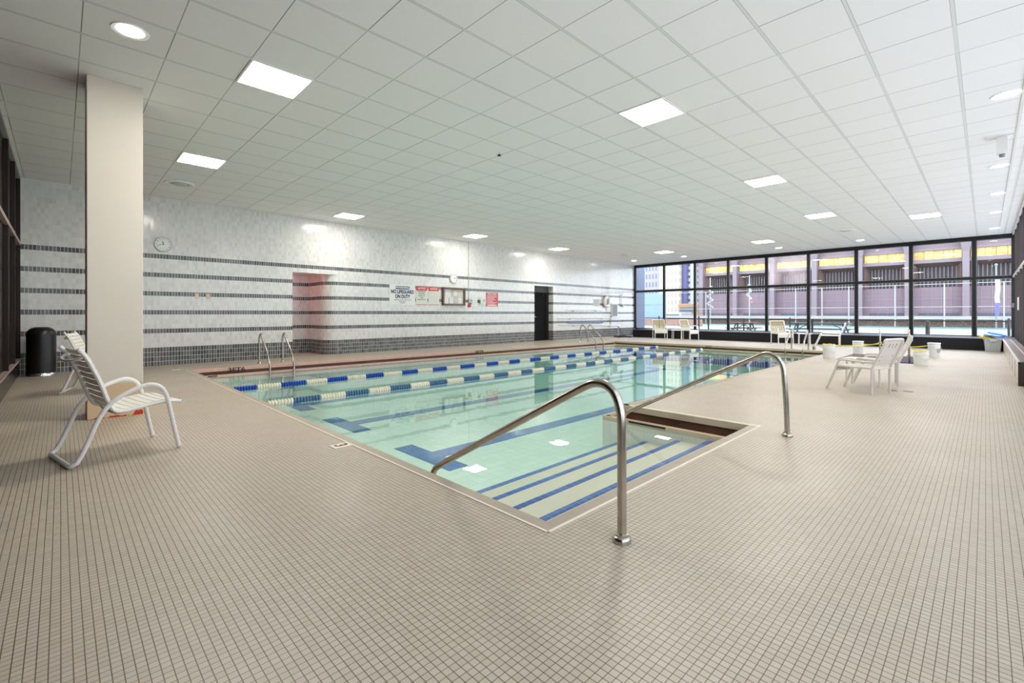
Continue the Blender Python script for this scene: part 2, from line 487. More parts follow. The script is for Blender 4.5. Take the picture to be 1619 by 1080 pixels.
for i in range(6):
    a, b, c, d = PI_[i], PI_[(i + 1) % 6], PL[(i + 1) % 6], PL[i]
    quad(bm, [(a[0], a[1], -0.24), (b[0], b[1], -0.24), (c[0], c[1], -0.24), (d[0], d[1], -0.24)])
    e_ = (Vector((c[0], c[1])) - Vector((d[0], d[1]))).normalized(); q_ = Vector((e_.y, -e_.x)) * 0.03
    quad(bm, [(d[0] + q_.x, d[1] + q_.y, -0.24), (c[0] + q_.x, c[1] + q_.y, -0.24), (c[0] + q_.x, c[1] + q_.y, -0.06), (d[0] + q_.x, d[1] + q_.y, -0.06)])
    quad(bm, [(d[0], d[1], -0.24), (c[0], c[1], -0.24), (c[0] + q_.x, c[1] + q_.y, -0.24), (d[0] + q_.x, d[1] + q_.y, -0.24)])
    # inner face of the lip, seen across the trough
obj('gutter_trough', bm, M_GUT, bas, smooth=False, label='dark brown overflow gutter')
# lane markings on the floor: a T at the near end of each long line
for cx in (-5.30, -7.87, -10.22):
    bm = new()
    box(bm, (cx - 0.14, 3.72, PF), (cx + 0.14, 15.2, PF + 0.006)); box(bm, (cx - 0.66, 3.44, PF), (cx + 0.66, 3.735, PF + 0.006))
    box(bm, (cx - 0.66, 15.0, PF), (cx + 0.66, 15.3, PF + 0.006))
    obj('lane_marking', bm, M_BLUE, bas, smooth=False, label='blue tile lane line')
# dark blue tile band at the far wall
bm = new(); box(bm, (-10.5, 16.17, -0.62), (-3.3, 16.21, -0.42)); obj('tile_band', bm, M_DKBLUE, bas, smooth=False)
# skimmer slots
bm = new(); box(bm, (-10.96, 2.12, -0.139), (-10.94, 2.42, -0.122)); obj('skimmer_slot', bm, M_BLACK, bas, smooth=False)
bm = new(); box(bm, (-2.90, 4.728, -0.139), (-2.45, 4.742, -0.122)); obj('skimmer_slot', bm, M_BLACK, bas, smooth=False)
# entry steps in the notch
stp = thing('pool_steps', 'submerged pool steps with blue tile nosings by the near handrail', 'steps', kind='structure')
tr = [(-1.70, -1.98, -0.175), (-1.98, -2.32, -0.235), (-2.32, -2.70, -0.32), (-2.70, -3.05, -0.40)]
bm = new()
for x1, x0, z in tr: box(bm, (x0, 1.957, PF + 0.001), (x1, 4.733, z))
obj('step_body', bm, M_STEPS, stp, smooth=False)
for x1, x0, z in tr:
    bm = new(); box(bm, (x0 - 0.003, 1.96, z - 0.03), (x0 + 0.052, 4.73, z + 0.003))
    obj('step_nosing', bm, M_BLUE, stp, smooth=False, label='blue tile nosing')
# water
bm = new()
wp = [(-10.98, 1.925), (-1.67, 1.925), (-1.67, 4.765), (-3.24, 4.765), (-3.24, 16.23), (-10.55, 16.23)]
prism(bm, wp, PF - 0.05, WZ, 0, 0)
MW = water_mats()
o = obj('pool_water', bm, MW, smooth=False); tag(o, 'clear still pale green water filling the swimming pool', 'water', kind='stuff')

# ------------------------------------------------------------------ ceiling
bm = new(); quad(bm, [(-14.3, -0.75, CH), (-14.3, 21.9, CH), (0.8, 21.9, CH), (0.8, -0.75, CH)])
o = obj('ceiling', bm, M_CEIL, smooth=False, kind='raw'); tag(o, 'white suspended tile ceiling over the pool hall', 'ceiling', kind='structure')
bm = new(); box(bm, (0.30, 4, CH - 0.012), (0.33, 21.7, CH)); box(bm, (0.60, 4, CH - 0.06), (0.66, 21.7, CH))
o = obj('trim_2', bm, M_WHITE, smooth=False); tag(o, 'white metal edge trim of the ceiling along the right windows', 'trim', kind='structure')

# ------------------------------------------------------------------ tiled wall on the left
bm = new()
def wq(y0, y1, z0, z1):
    uvquad(bm, [(WX(y0), y0, z0), (WX(y1), y1, z0), (WX(y1), y1, z1), (WX(y0), y0, z1)], [(y0, z0), (y1, z0), (y1, z1), (y0, z1)])
wq(-0.75, 4.33, 0, CH); wq(4.33, 5.55, 2.23, CH); wq(5.55, 13.8, 0, CH); wq(13.8, 15.0, 2.28, CH); wq(15.0, 22.0, 0, CH)
# recess with a rounded corner
XN = -13.85
uvquad(bm, [(XN, 3.6, 0), (XN, 5.2, 0), (XN, 5.2, 2.35), (XN, 3.6, 2.35)], [(3.6, 0), (5.2, 0), (5.2, 2.35), (3.6, 2.35)])
uvquad(bm, [(WX(4.33), 4.33, 0), (WX(4.33), 4.33, 2.35), (WX(4.33) - 0.2, 4.33, 2.35), (WX(4.33) - 0.2, 4.33, 0)], [(0, 0), (0, 2.35), (.2, 2.35), (.2, 0)])
uvquad(bm, [(WX(4.33) - 0.2, 4.33, 0), (WX(4.33) - 0.2, 4.33, 2.35), (WX(4.33) - 0.2, 3.6, 2.35), (WX(4.33) - 0.2, 3.6, 0)], [(0, 0), (0, 2.35), (.73, 2.35), (.73, 0)])
uvquad(bm, [(WX(4.33) - 0.2, 3.6, 0), (WX(4.33) - 0.2, 3.6, 2.35), (XN, 3.6, 2.35), (XN, 3.6, 0)], [(0, 0), (0, 2.35), (1, 2.35), (1, 0)])
R = 0.35; xw = WX(5.55)
path = [(XN, 5.2), (xw - R, 5.2)] + [(xw - R + R * math.sin(k * PI / 20), 5.2 + R - R * math.cos(k * PI / 20)) for k in range(1, 11)]
s = 0
for a, b in zip(path, path[1:]):
    l = math.hypot(b[0] - a[0], b[1] - a[1])
    uvquad(bm, [(a[0], a[1], 0), (b[0], b[1], 0), (b[0], b[1], 2.23), (a[0], a[1], 2.23)], [(s, 0), (s + l, 0), (s + l, 2.23), (s, 2.23)]); s += l
uvquad(bm, [(xw + 0.005, 4.33, 2.23), (XN, 3.6, 2.23), (XN, 5.25, 2.23), (xw, 5.56, 2.23)], [(0, 2.6), (0, 2.61), (.01, 2.61), (.01, 2.6)])
# door opening reveals
XD = -13.13
for y in (13.8, 15.0):
    uvquad(bm, [(WX(y), y, 0), (XD, y, 0), (XD, y, 2.28), (WX(y), y, 2.28)], [(0, 0), (.28, 0), (.28, 2.28), (0, 2.28)])
uvquad(bm, [(WX(13.8), 13.8, 2.28), (XD, 13.8, 2.28), (XD, 15.0, 2.28), (WX(15), 15.0, 2.28)], [(0, 2.6), (0, 2.61), (.01, 2.61), (.01, 2.6)])
o = obj('wall_left', bm, M_TILE, smooth=True, angle=0.5, kind='raw'); tag(o, 'long white tiled wall with grey tile stripes behind the pool', 'wall', kind='structure')
# red lit exit sign inside the recess, out of the camera's sight: its glow tints the recess
ex = thing('exit_sign', 'red lit exit sign inside the tiled recess', 'sign', (-13.2, 3.95, 2.05))
bm = new(); box(bm, (-0.16, -0.34, -0.1), (0.16, -0.30, 0.1)); obj('sign_body', bm, mat('exit_red', rgb(220, 30, 20), 0.5, emit=(1, 0.05, 0.03, 1), es=9), ex, smooth=False)

# door
d = thing('door_1', 'black flush door in the deep tiled opening', 'door', (XD + 0.01, 13.97, 0), kind='structure')
bm = new(); box(bm, (-0.09, -0.17, 0.0), (-0.05, 1.03, 2.29)); obj('backing', bm, M_BLACK, d, smooth=False)
bm = new(); box(bm, (-0.03, -0.17, 2.035), (0.0, 1.03, 2.29)); obj('transom_panel', bm, mat('transom_grey', rgb(84, 84, 82), 0.6), d, smooth=False)
bm = new(); box(bm, (-0.04, -0.02, 0), (0.0, 0.88, 2.03)); obj('door_leaf', bm, mat('door_black', rgb(9, 9, 10), 0.7, spec=0.15), d, smooth=False)
bm = new(); box(bm, (-0.03, -0.17, 0), (0.01, -0.02, 2.04)); box(bm, (-0.03, 0.88, 0), (0.01, 1.03, 2.04)); obj('door_frame', bm, mat('dark_grey_frame', rgb(34, 34, 34), 0.6, spec=0.2), d, smooth=False)
bm = new(); box(bm, (0.0, 0.05, 0.95), (0.012, 0.13, 1.30)); tube(bm, [(0.012, 0.09, 1.0), (0.05, 0.09, 1.0), (0.05, 0.20, 1.0)], 0.01, 8); obj('door_handle', bm, M_STEEL, d)
bm = new(); box(bm, (0.0, 0.62, 1.88), (0.05, 0.70, 1.94)); obj('door_closer', bm, mat('dark_grey_frame', rgb(46, 46, 46)), d, smooth=False)

# ------------------------------------------------------------------ dark glazed wall at the left end
w = thing('wall_near', 'black glazed wall with slim mullions at the left end', 'wall', kind='structure')
bm = new(); quad(bm, [(-14.3, YN, 0), (0.8, YN, 0), (0.8, YN, CH), (-14.3, YN, CH)]); obj('dark_glazing', bm, mat('dark_bronze_glass', rgb(22, 10, 9), 0.3, spec=0.08), w, smooth=False)
mb = mat('bronze_mullion', rgb(48, 40, 38), 0.45, spec=0.2)
for k in range(10):
    x = -12.47 + 1.36 * k
    bm = new(); box(bm, (x - 0.02, YN, 0.3), (x + 0.02, YN + 0.05, CH)); obj('mullion', bm, mb, w, smooth=False)
bm = new(); box(bm, (-12.6, YN, 2.40), (0.6, YN + 0.055, 2.46)); obj('transom', bm, mat('pale_bronze', rgb(168, 148, 140), 0.4), w, smooth=False)
bm = new(); box(bm, (-12.6, YN, 0.0), (0.6, YN + 0.03, 0.29)); obj('dado_panel', bm, mat('dark_dado', rgb(30, 25, 22), 0.25, spec=0.25), w, smooth=False)
bm = new(); box(bm, (-12.6, YN, 0.29), (0.6, YN + 0.06, 0.32)); obj('sill', bm, mat('pale_bronze', rgb(168, 148, 140), 0.4), w, smooth=False)
bm = new(); box(bm, (-12.6, YN, CH - 0.05), (0.6, YN + 0.05, CH)); obj('head_trim', bm, mat('grey_trim', rgb(150, 150, 148), 0.5), w, smooth=False)

# ------------------------------------------------------------------ window wall at the far end
G_WIN = glass_mat('window_glass', (0.93, 0.95, 0.97, 1), 0.0, 1.45)
mx = [-12.93, -11.304, -9.724, -8.181, -6.582, -5.022, -3.442, -1.855, -0.258, 0.645]
ZB, ZT = 0.36, CH
HAZE = glass_mat('hazed_glass', (0.93, 0.92, 0.93, 1), 0.1, 1.45)
hz = NT(HAZE); ht = HAZE.node_tree; ho = [n for n in ht.nodes if n.type == 'OUTPUT_MATERIAL'][0]
hs = ho.inputs['Surface'].links[0].from_socket
tl = hz.node('ShaderNodeBsdfTranslucent'); tl.inputs[0].default_value = rgb(196, 176, 174)
hn = hz.node('ShaderNodeTexNoise'); hn.inputs['Scale'].default_value = 1.6; hn.inputs['Detail'].default_value = 4
htc = hz.node('ShaderNodeTexCoord'); hz.link(htc.outputs['Object'], hn.inputs['Vector'])
hm = hz.node('ShaderNodeMixShader'); hz.link(hz.math('MULTIPLY', hz.math('SUBTRACT', hn.outputs['Fac'], 0.12), 0.75), hm.inputs[0])
hz.link(hs, hm.inputs[1]); hz.link(tl.outputs[0], hm.inputs[2]); hz.link(hm.outputs[0], ho.inputs['Surface'])
for i in range(9):
    x0, x1 = mx[i], mx[i + 1]
    wd = thing('window_%d' % (i + 1), 'tall black framed window bay, number %d from the tiled wall' % (i + 1), 'window', kind='structure')
    bm = new()
    box(bm, (x0 - 0.045, YB - 0.05, ZB), (x0 + 0.045, YB + 0.07, ZT))
    if i == 8: box(bm, (x1 - 0.06, YB - 0.05, ZB), (x1 + 0.04, YB + 0.07, ZT))
    obj('mullion', bm, M_BLACK, wd, smooth=False)
    bm = new(); box(bm, (x0 + 0.045, YB - 0.04, 2.255), (x1 - 0.045, YB + 0.05, 2.335)); obj('transom', bm, M_BLACK, wd, smooth=False)
    bm = new(); box(bm, (x0, YB - 0.045, ZT - 0.13), (x1, YB + 0.06, ZT)); obj('head', bm, M_BLACK, wd, smooth=False)
    bm = new(); box(bm, (x0, YB - 0.045, ZB - 0.36), (x1, YB + 0.07, ZB + 0.012)); obj('sill', bm, M_BLACK, wd, smooth=False)
    for nm, a, b in (('lower_pane', ZB + 0.012, 2.255), ('upper_pane', 2.335, ZT - 0.13)):
        bm = new(); quad(bm, [(x0 + 0.03, YB + 0.02, a), (x1 - 0.03, YB + 0.02, a), (x1 - 0.03, YB + 0.02, b), (x0 + 0.03, YB + 0.02, b)])
        obj(nm, bm, HAZE if (i == 4 and nm == 'upper_pane') else G_WIN, wd, smooth=False, label='hazed glass pane' if (i == 4 and nm == 'upper_pane') else None)
        bm = new(); wv = 0.022
        box(bm, (x0 + 0.045, YB - 0.0, a), (x0 + 0.045 + wv, YB + 0.03, b)); box(bm, (x1 - 0.045 - wv, YB, a), (x1 - 0.045, YB + 0.03, b))
        box(bm, (x0 + 0.06, YB, a), (x1 - 0.06, YB + 0.03, a + wv)); box(bm, (x0 + 0.06, YB, b - wv), (x1 - 0.06, YB + 0.03, b))
        obj('glazing_bead', bm, mat('grey_bead', rgb(138, 140, 146), 0.45), wd, smooth=False)
# low black ledge under the windows
bm = new(); box(bm, (-11.98, 19.9, 0), (XR, YB, 0.365), bev=0.012)
o = obj('wall_back', bm, mat('ledge_black', rgb(30, 30, 36), 0.55, spec=0.25, noise=0.15, nscale=1.0), smooth=False); tag(o, 'low black ledge running below the far windows', 'ledge', kind='structure')

# ------------------------------------------------------------------ right hand window wall
G_BR = glass_mat('bronze_glass', (0.46, 0.45, 0.445, 1), 0.0, 1.6)
mr = mat('bronze_mullion_right', rgb(62, 52, 52), 0.4)
n0 = 10
ys = [YB - 1.36 * k for k in range(17)][::-1]
ys[0] = YN
for i in range(16):
    y0, y1 = ys[i], ys[i + 1]
    wd = thing('window_%d' % (n0 + i), 'bronze glazed window bay %d along the right side' % (i + 1), 'window', kind='structure')
    bm = new(); box(bm, (XR - 0.04, y0 - 0.025, 0), (XR + 0.08, y0 + 0.025, CH)); obj('mullion', bm, mr, wd, smooth=False)
    bm = new(); box(bm, (XR - 0.05, y0 + 0.025, 2.27), (XR + 0.08, y1 - 0.025, 2.33)); obj('transom', bm, mat('pale_metal', rgb(208, 204, 202), 0.35), wd, smooth=False)
    bm = new(); box(bm, (XR - 0.02, y0 + 0.025, 0), (XR + 0.08, y1 - 0.025, 0.36)); box(bm, (XR - 0.02, y0 + 0.025, CH - 0.08), (XR + 0.08, y1 - 0.025, CH)); obj('frame_rail', bm, M_BLACK, wd, smooth=False)
    bm = new(); quad(bm, [(XR + 0.03, y0, 0.3), (XR + 0.03, y1, 0.3), (XR + 0.03, y1, CH - 0.05), (XR + 0.03, y0, CH - 0.05)]); obj('pane', bm, G_BR, wd, smooth=False)

# ------------------------------------------------------------------ column
bm = new(); box(bm, (-7.14, 0.20, 0), (-6.66, 0.67, CH), bev=0.006)
o = obj('column', bm, column_mat(), smooth=False); tag(o, 'square cream painted column with red chipped paint at its foot', 'column', kind='structure')

# ------------------------------------------------------------------ ceiling lights
M_DIFF = mat('light_diffuser', rgb(255, 250, 238), 0.5, emit=(1.0, 0.95, 0.86, 1), es=32)
M_DISC = mat('downlight_lens', rgb(255, 252, 246), 0.5, emit=(1.0, 0.97, 0.92, 1), es=32)
PAN = [(-5.42, 1.675, 'above and left of the near handrail'), (-2.96, 5.371, 'above the pool steps'), (-9.10, 1.675, 'just right of the column top'),
       (-11.57, 5.371, 'by the tiled wall above the tiled recess'), (-11.68, 9.72, 'by the tiled wall above the notice board'), (-11.72, 14.02, 'by the tiled wall above the black door'),
       (-2.96, 9.72, 'in the middle run, third nearest'), (-3.0, 14.15, 'in the middle run, beside the round vent'), (-1.10, 16.15, 'nearest the right windows'),
       (-5.5, 17.8, 'before the middle of the far windows'), (-9.28, 17.85, 'before the left part of the far windows')]
M_DIFF2 = mat('light_diffuser_dim', rgb(255, 250, 238), 0.5, emit=(1.0, 0.96, 0.88, 1), es=20)  # dimmer panels by the tiled wall, to soften its hot spots
protos = {}
for i, (x, y, tx) in enumerate(PAN):
    kd = x < -11.0; pl0 = protos.get(kd)
    lab = 'square lit ceiling panel ' + tx
    if pl0 is None:
        t = thing('ceiling_light', lab, 'ceiling light', (x, y, CH), 0, 'square ceiling light panels'); protos[kd] = t
        bm = new(); q = 0.308; w_ = 0.022
        for a, b in (((-q, -q), (q, -q + w_)), ((-q, q - w_), (q, q)), ((-q, -q), (-q + w_, q)), ((q - w_, -q), (q, q))): box(bm, (a[0], a[1], -0.012), (b[0], b[1], 0))
        obj('frame', bm, M_WHITE, t, smooth=False)
        bm = new(); box(bm, (-q + w_, -q + w_, -0.009), (q - w_, q - w_, -0.003)); obj('diffuser', bm, M_DIFF2 if kd else M_DIFF, t, smooth=False)
    else: dup(pl0, (x, y, CH), 0, lab)
DL = [(-5.38, 0.452, 'nearest the cream column'), (0.177, 7.9, 'of the right row, nearest'), (0.17, 11.62, 'of the right row, just beyond the hanging bracket'), (0.181, 14.29, 'of the right row, third'),
      (0.191, 16.85, 'of the right row, fourth'), (0.2, 20.0, 'of the right row, last by the far windows'), (-3.04, 19.95, 'before the sixth bay of the far windows'), (-5.6, 19.95, 'before the middle bays of the far windows'),
      (-9.4, 19.9, 'before the second bay of the far windows'), (-11.79, 19.7, 'in the far corner by the tiled wall')]
d0 = None
for x, y, tx in DL:
    lab = 'round recessed ceiling downlight ' + tx
    if d0 is None:
        t = thing('downlight', lab, 'downlight', (x, y, CH), 0, 'round ceiling downlights'); d0 = t
        bm = new(); lathe(bm, [(0.10, -0.004), (0.135, -0.010), (0.14, 0.0)], 32, cap=False); obj('trim_ring', bm, M_WHITE, t)
        bm = new(); lathe(bm, [(0.001, -0.005), (0.102, -0.005), (0.102, -0.001)], 32, cap=False); obj('lens', bm, M_DISC, t)
    else: dup(d0, (x, y, CH), 0, lab)
# round air vents
v0 = None
for x, y, lab in ((-10.99, 1.66, 'round white ceiling vent right of the column above the tiled wall'), (-2.99, 17.3, 'round white ceiling vent beyond the middle run of light panels'), (-10.87, 17.39, 'round white ceiling vent near the far end of the tiled wall')):
    if v0 is None:
        v0 = thing('ceiling_vent', lab, 'vent', (x, y, CH), 0, 'round ceiling vents')
        bm = new(); lathe(bm, [(0.17, -0.012), (0.235, -0.018), (0.25, 0.0)], 36, cap=False); obj('outer_ring', bm, mat('vent_white', rgb(240, 240, 238), 0.5), v0)
        bm = new(); lathe(bm, [(0.001, -0.035), (0.11, -0.03), (0.125, -0.012), (0.15, -0.008), (0.172, -0.004)], 36, cap=False); obj('core', bm, mat('vent_grey', rgb(205, 205, 203), 0.5), v0)
    else: dup(v0, (x, y, CH), 0, lab)
t = thing('ceiling_bracket', 'white boxed speaker bracket hanging from the ceiling near the right windows', 'bracket', (0.15, 9.71, CH))
bm = new(); box(bm, (-0.14, -0.05, -0.02), (0.14, 0.05, 0)); obj('plate', bm, M_WHITE, t, smooth=False)
bm = new(); box(bm, (-0.035, -0.06, -0.26), (0.075, 0.06, -0.02), bev=0.004); obj('box', bm, M_WHITE, t, smooth=False)
bm = new(); lathe(bm, [(0.03, -0.30), (0.032, -0.262)], 14, c=(0.02, 0, 0)); obj('lens', bm, mat('grey_bead', rgb(138, 140, 146)), t)
t = thing('ceiling_sprinkler', 'tiny dark sprinkler head in the middle of the ceiling', 'sprinkler', (-5.43, 5.02, CH))
bm = new(); lathe(bm, [(0.012, -0.03), (0.03, -0.028), (0.03, -0.02), (0.012, -0.018), (0.014, 0)], 12); obj('head', bm, M_BLACK, t)

# ------------------------------------------------------------------ handrails by the steps
def rail(name, prof, y, base_x, lab, r=0.0228):
    t = thing(name, lab, 'handrail', (base_x, y, 0), 0, 'steel handrails at the pool steps')
    pts = smooth_path([(x - base_x, 0, z) for x, z in prof], 5)
    bm = new(); tube(bm, pts, r, 16); tb = obj('tube', bm, M_STEEL, t)
    bm = new(); lathe(bm, [(0.046, 0.0), (0.046, 0.014), (0.040, 0.026), (0.033, 0.030), (0.033, 0.040), (0.025, 0.044)], 28); obj('escutcheon', bm, M_STEEL, tb, label='round floor flange')
    return t
rail('handrail', [(-1.257, 0.0), (-1.257, 0.3), (-1.258, 0.56), (-1.268, 0.655), (-1.296, 0.722), (-1.343, 0.760), (-1.40, 0.768), (-1.46, 0.752), (-1.56, 0.700), (-1.693, 0.627), (-2.127, 0.387), (-2.48, 0.192), (-2.78, 0.022), (-2.86, -0.04), (-2.90, -0.16), (-2.90, -0.5)], 1.985, -1.257,
     'bent steel handrail nearest the camera at the pool steps')
rail('handrail', [(-1.268, 0.0), (-1.275, 0.25), (-1.290, 0.50), (-1.304, 0.63), (-1.345, 0.705), (-1.405, 0.742), (-1.47, 0.742), (-1.56, 0.70), (-1.884, 0.535), (-2.441, 0.237), (-2.87, 0.01), (-2.96, -0.06), (-3.0, -0.18), (-3.0, -0.5)], 4.76, -1.268,
     'bent steel handrail on the far side of the pool steps')

# ------------------------------------------------------------------ ladders
def ladder(loc, rotz, sep, lab, front=0.76, top=0.68, r=0.021):
    """local: rear posts at x=0, y=+-sep/2; +x towards the water"""
    t = thing('pool_ladder', lab, 'ladder', loc, rotz, 'steel pool ladders')
    for s in (-1, 1):
        y = s * sep / 2
        pts = smooth_path([(0, y, 0), (0, y, 0.25), (0.0, y, top - 0.17), (0.03, y, top - 0.06), (0.11, y, top), (0.20, y, top - 0.05), (0.26, y, top - 0.14), (front - 0.22, y, 0.30), (front - 0.03, y, 0.06), (front, y, -0.05), (front, y, -0.35), (front, y, -0.78)], 4)
        bm = new(); tube(bm, pts, r, 12); sr = obj('side_rail', bm, M_STEEL, t)
        bm = new(); lathe(bm, [(0.05, 0.0), (0.05, 0.008), (0.03, 0.03), (0.022, 0.03)], 20, c=(0, y, 0)); obj('flange', bm, M_STEEL, sr)
    for z in (-0.25, -0.52):
        bm = new(); box(bm, (front - 0.04, -sep / 2, z - 0.012), (front + 0.06, sep / 2, z + 0.012), bev=0.004); obj('tread', bm, M_STEEL, t)
    return t
ladder((-11.60, 3.50, 0), 0.0, 0.50, 'steel pool ladder by the tiled wall, beside the recess')
ladder((-11.30, 15.10, 0), 0.0, 0.50, 'steel pool ladder by the tiled wall, beyond the black door')
ladder((-4.105, 16.74, 0), -PI / 2, 0.47, 'steel pool ladder at the far pool edge before the white table', front=0.66, top=0.60)

# ------------------------------------------------------------------ lane ropes
M_FB = mat('float_blue', rgb(26, 74, 178), 0.35); M_FW = mat('float_white', rgb(236, 228, 212), 0.4); M_FS = mat('float_steel_blue', rgb(74, 112, 150), 0.35)
def disc_mesh(name, m, r=0.045):
    b = new(); lathe(b, [(0.012, -0.021), (r * 0.8, -0.020), (r, -0.012), (r, 0.0), (r * 0.72, 0.012), (0.014, 0.021)], 14, M=Matrix.Rotation(-PI / 2, 4, 'X'))
    me = bpy.data.meshes.new(name); b.to_mesh(me); b.free(); me.materials.append(m)
    for p in me.polygons: p.use_smooth = True
    me.set_sharp_from_angle(angle=0.8)
    return me
def lane_rope(x0, y0, x1, y1, cols, first, seg, lab):
    t = thing('lane_rope', lab, 'lane rope', (x0, y0, -0.122), -math.atan2(x1 - x0, y1 - y0) * 1.0, 'floating lane ropes')
    L = math.hypot(x1 - x0, y1 - y0)
    bm = new(); tube(bm, [(0, 0.0, 0), (0, L, 0)], 0.006, 6); obj('cable', bm, M_STEEL, t)
    meshes = [disc_mesh('float', cols[0]), disc_mesh('float', cols[1])]
    pitch = 0.043; N = int((L - 0.12) / pitch)
    rest = {0: new(), 1: new()}
    for k in range(N):
        y = 0.06 + k * pitch
        ci = int((y + first) // seg) % 2
        if k < 99:
            o = bpy.data.objects.new('float', meshes[ci]); C.objects.link(o); o.parent = t; o.location = (0, y, 0)
        else:
            b = rest[0]; n0 = len(b.faces)
            r = 0.045
            lathe(b, [(0.012, -0.021), (r * 0.8, -0.020), (r, -0.012), (r, 0.0), (r * 0.72, 0.012), (0.014, 0.021)], 10, c=(0, y, 0), M=Matrix.Rotation(-PI / 2, 4, 'X'), mi=ci)
    rest[1].free()
    obj('float', rest[0], [cols[0], cols[1]], t, kind='stuff', label='row of smaller looking floats at the far end')
    return t
lane_rope(-8.70, 2.02, -8.60, 16.15, (M_FB, M_FW), 0.0, 0.395, 'lane rope of bright blue and white floats, nearer the tiled wall')
lane_rope(-6.97, 2.02, -6.92, 16.15, (M_FW, M_FS), 0.0, 0.385, 'lane rope of slate blue and white floats, nearer the steps')

# ------------------------------------------------------------------ loungers on the left: bent tube frames with straps
def sand_chair(loc, rotz, lab, group):
    """local: y forward, x lateral; near rear corner of the floor bar at the origin, body towards -x"""
    t = thing('lounge_chair', lab, 'chair', loc, rotz, group)
    W = -0.585
    prof = [(0.675, 0.0), (0.636, 0.189), (0.597, 0.395), (0.574, 0.478), (0.546, 0.525), (0.5, 0.553), (0.445, 0.557), (0.357, 0.527), (0.271, 0.482), (0.221, 0.440), (0.18, 0.387), (0.14, 0.308), (0.10, 0.197), (0.061, 0.10), (0.03, 0.038)]
    r = 0.0165
    rights = smooth_path([(0, y, z + (0.001 if i == 0 else 0)) for i, (y, z) in enumerate(prof)], 3)
    bar = fillet([rights[-1], (-0.015, -0.005, r), (W + 0.015, -0.005, r), (W, rights[-1].y, rights[-1].z)], 0.07, 6)
    lefts = [Vector((W, p.y, p.z)) for p in rights][::-1]
    bm = new(); tube(bm, rights + bar[1:-1] + lefts, r, 12); lf = obj('leg_frame', bm, M_WHITE, t)
    sb = [(0.70, 0.385), (0.62, 0.402), (0.507, 0.394), (0.416, 0.380), (0.32, 0.366), (0.265, 0.375), (0.235, 0.415), (0.213, 0.468), (0.176, 0.590), (0.130, 0.712), (0.092, 0.800), (0.045, 0.872)]
    xi, xo = -0.045, W + 0.045
    sp = smooth_path([(0, y, z) for y, z in sb], 4)
    for x in (xi, xo):
        bm = new(); tube(bm, [(x, p.y, p.z) for p in sp], 0.0145, 10); obj('seat_frame', bm, M_WHITE, t)
    bm = new(); tube(bm, smooth_path([(xi, 0.085, 0.815), (xi - 0.06, 0.045, 0.785), ((xi + xo) / 2, 0.02, 0.775), (xo + 0.06, 0.045, 0.785), (xo, 0.085, 0.815)], 5), 0.011, 8); obj('cross_brace', bm, M_WHITE, t)
    bm = new(); tube(bm, [(xi, 0.66, 0.39), (xo, 0.66, 0.39)], 0.010, 8); tube(bm, smooth_path([(xi, 0.30, 0.366), (xi - 0.1, 0.29, 0.345), (xo + 0.1, 0.29, 0.345), (xo, 0.30, 0.366)], 5), 0.011, 8); obj('under_brace', bm, M_WHITE, t)
    # straps wrapped over the seat frame
    arc = [0]
    for a, b in zip(sp, sp[1:]): arc.append(arc[-1] + (b - a).length)
    tot = arc[-1]
    def at(s):
        for i in range(len(sp) - 1):
            if arc[i + 1] >= s:
                f = (s - arc[i]) / (arc[i + 1] - arc[i]); return sp[i].lerp(sp[i + 1], f), (sp[i + 1] - sp[i]).normalized()
        return sp[-1], (sp[-1] - sp[-2]).normalized()
    n = 18
    for k in range(n):
        s = 0.03 + (tot - 0.06) * (k + 0.5) / n
        p, d = at(s)
        nrm = Vector((0, -d.z, d.y)); nrm = -nrm if nrm.z < 0 and abs(nrm.z) > 0.3 else nrm
        nrm = Vector((0, d.z, -d.y)); 
        if nrm.z < 0: nrm = -nrm
        o_ = nrm * 0.0165
        sag = -nrm * 0.006
        pts = [(xi + 0.016, p.y - nrm.y * 0.004, p.z - nrm.z * 0.004), (xi + 0.005, p.y + o_.y, p.z + o_.z), ((xi + xo) / 2, p.y + o_.y + sag.y, p.z + o_.z + sag.z), (xo - 0.005, p.y + o_.y, p.z + o_.z), (xo - 0.016, p.y - nrm.y * 0.004, p.z - nrm.z * 0.004)]
        bm = new(); ribbon(bm, pts, 0.046, up=tuple(d), th=0.003); obj('strap', bm, M_STRAP, t, smooth=False)
    for x, nm in ((0, 'foot_cap'), (W, 'foot_cap')):
        bm = new(); lathe(bm, [(0.0185, 0), (0.0185, 0.022)], 12, c=(x, 0.675, 0)); obj(nm, bm, mat('clear_plastic', rgb(205, 198, 190), 0.4), lf)
    return t
a1 = math.radians(11)
chair1 = sand_chair((-4.625, 0.055, 0), a1, 'white strap lounge chair in front of the cream column', 'white strap lounge chairs')
sc2 = dup(chair1, (-9.02, -0.02, 0), math.radians(-13), 'white strap lounge chair half hidden behind the cream column')

# ------------------------------------------------------------------ bin
t = thing('trash_bin', 'black dome topped bin on a chrome base in the left corner', 'bin', (-12.14, -0.25, 0))
bm = new(); lathe(bm, [(0.1978, 0.055), (0.1978, 0.735)], 36); obj('body', bm, mat('bin_black', rgb(22, 18, 17), 0.33), t)
bm = new(); lathe(bm, [(0.2008, 0.735), (0.2023, 0.755), (0.1978, 0.78), (0.1774, 0.835), (0.1397, 0.872), (0.0982, 0.89), (0.0830, 0.893), (0.0793, 0.875), (0.0008, 0.86)], 36); obj('dome_lid', bm, mat('bin_black', rgb(22, 18, 17)), t)
bm = new(); lathe(bm, [(0.1888, 0.0), (0.2023, 0.004), (0.2023, 0.05), (0.1978, 0.056)], 36); obj('base_ring', bm, mat('chrome', rgb(210, 208, 205), 0.12, 1.0), t, label='chrome base ring')

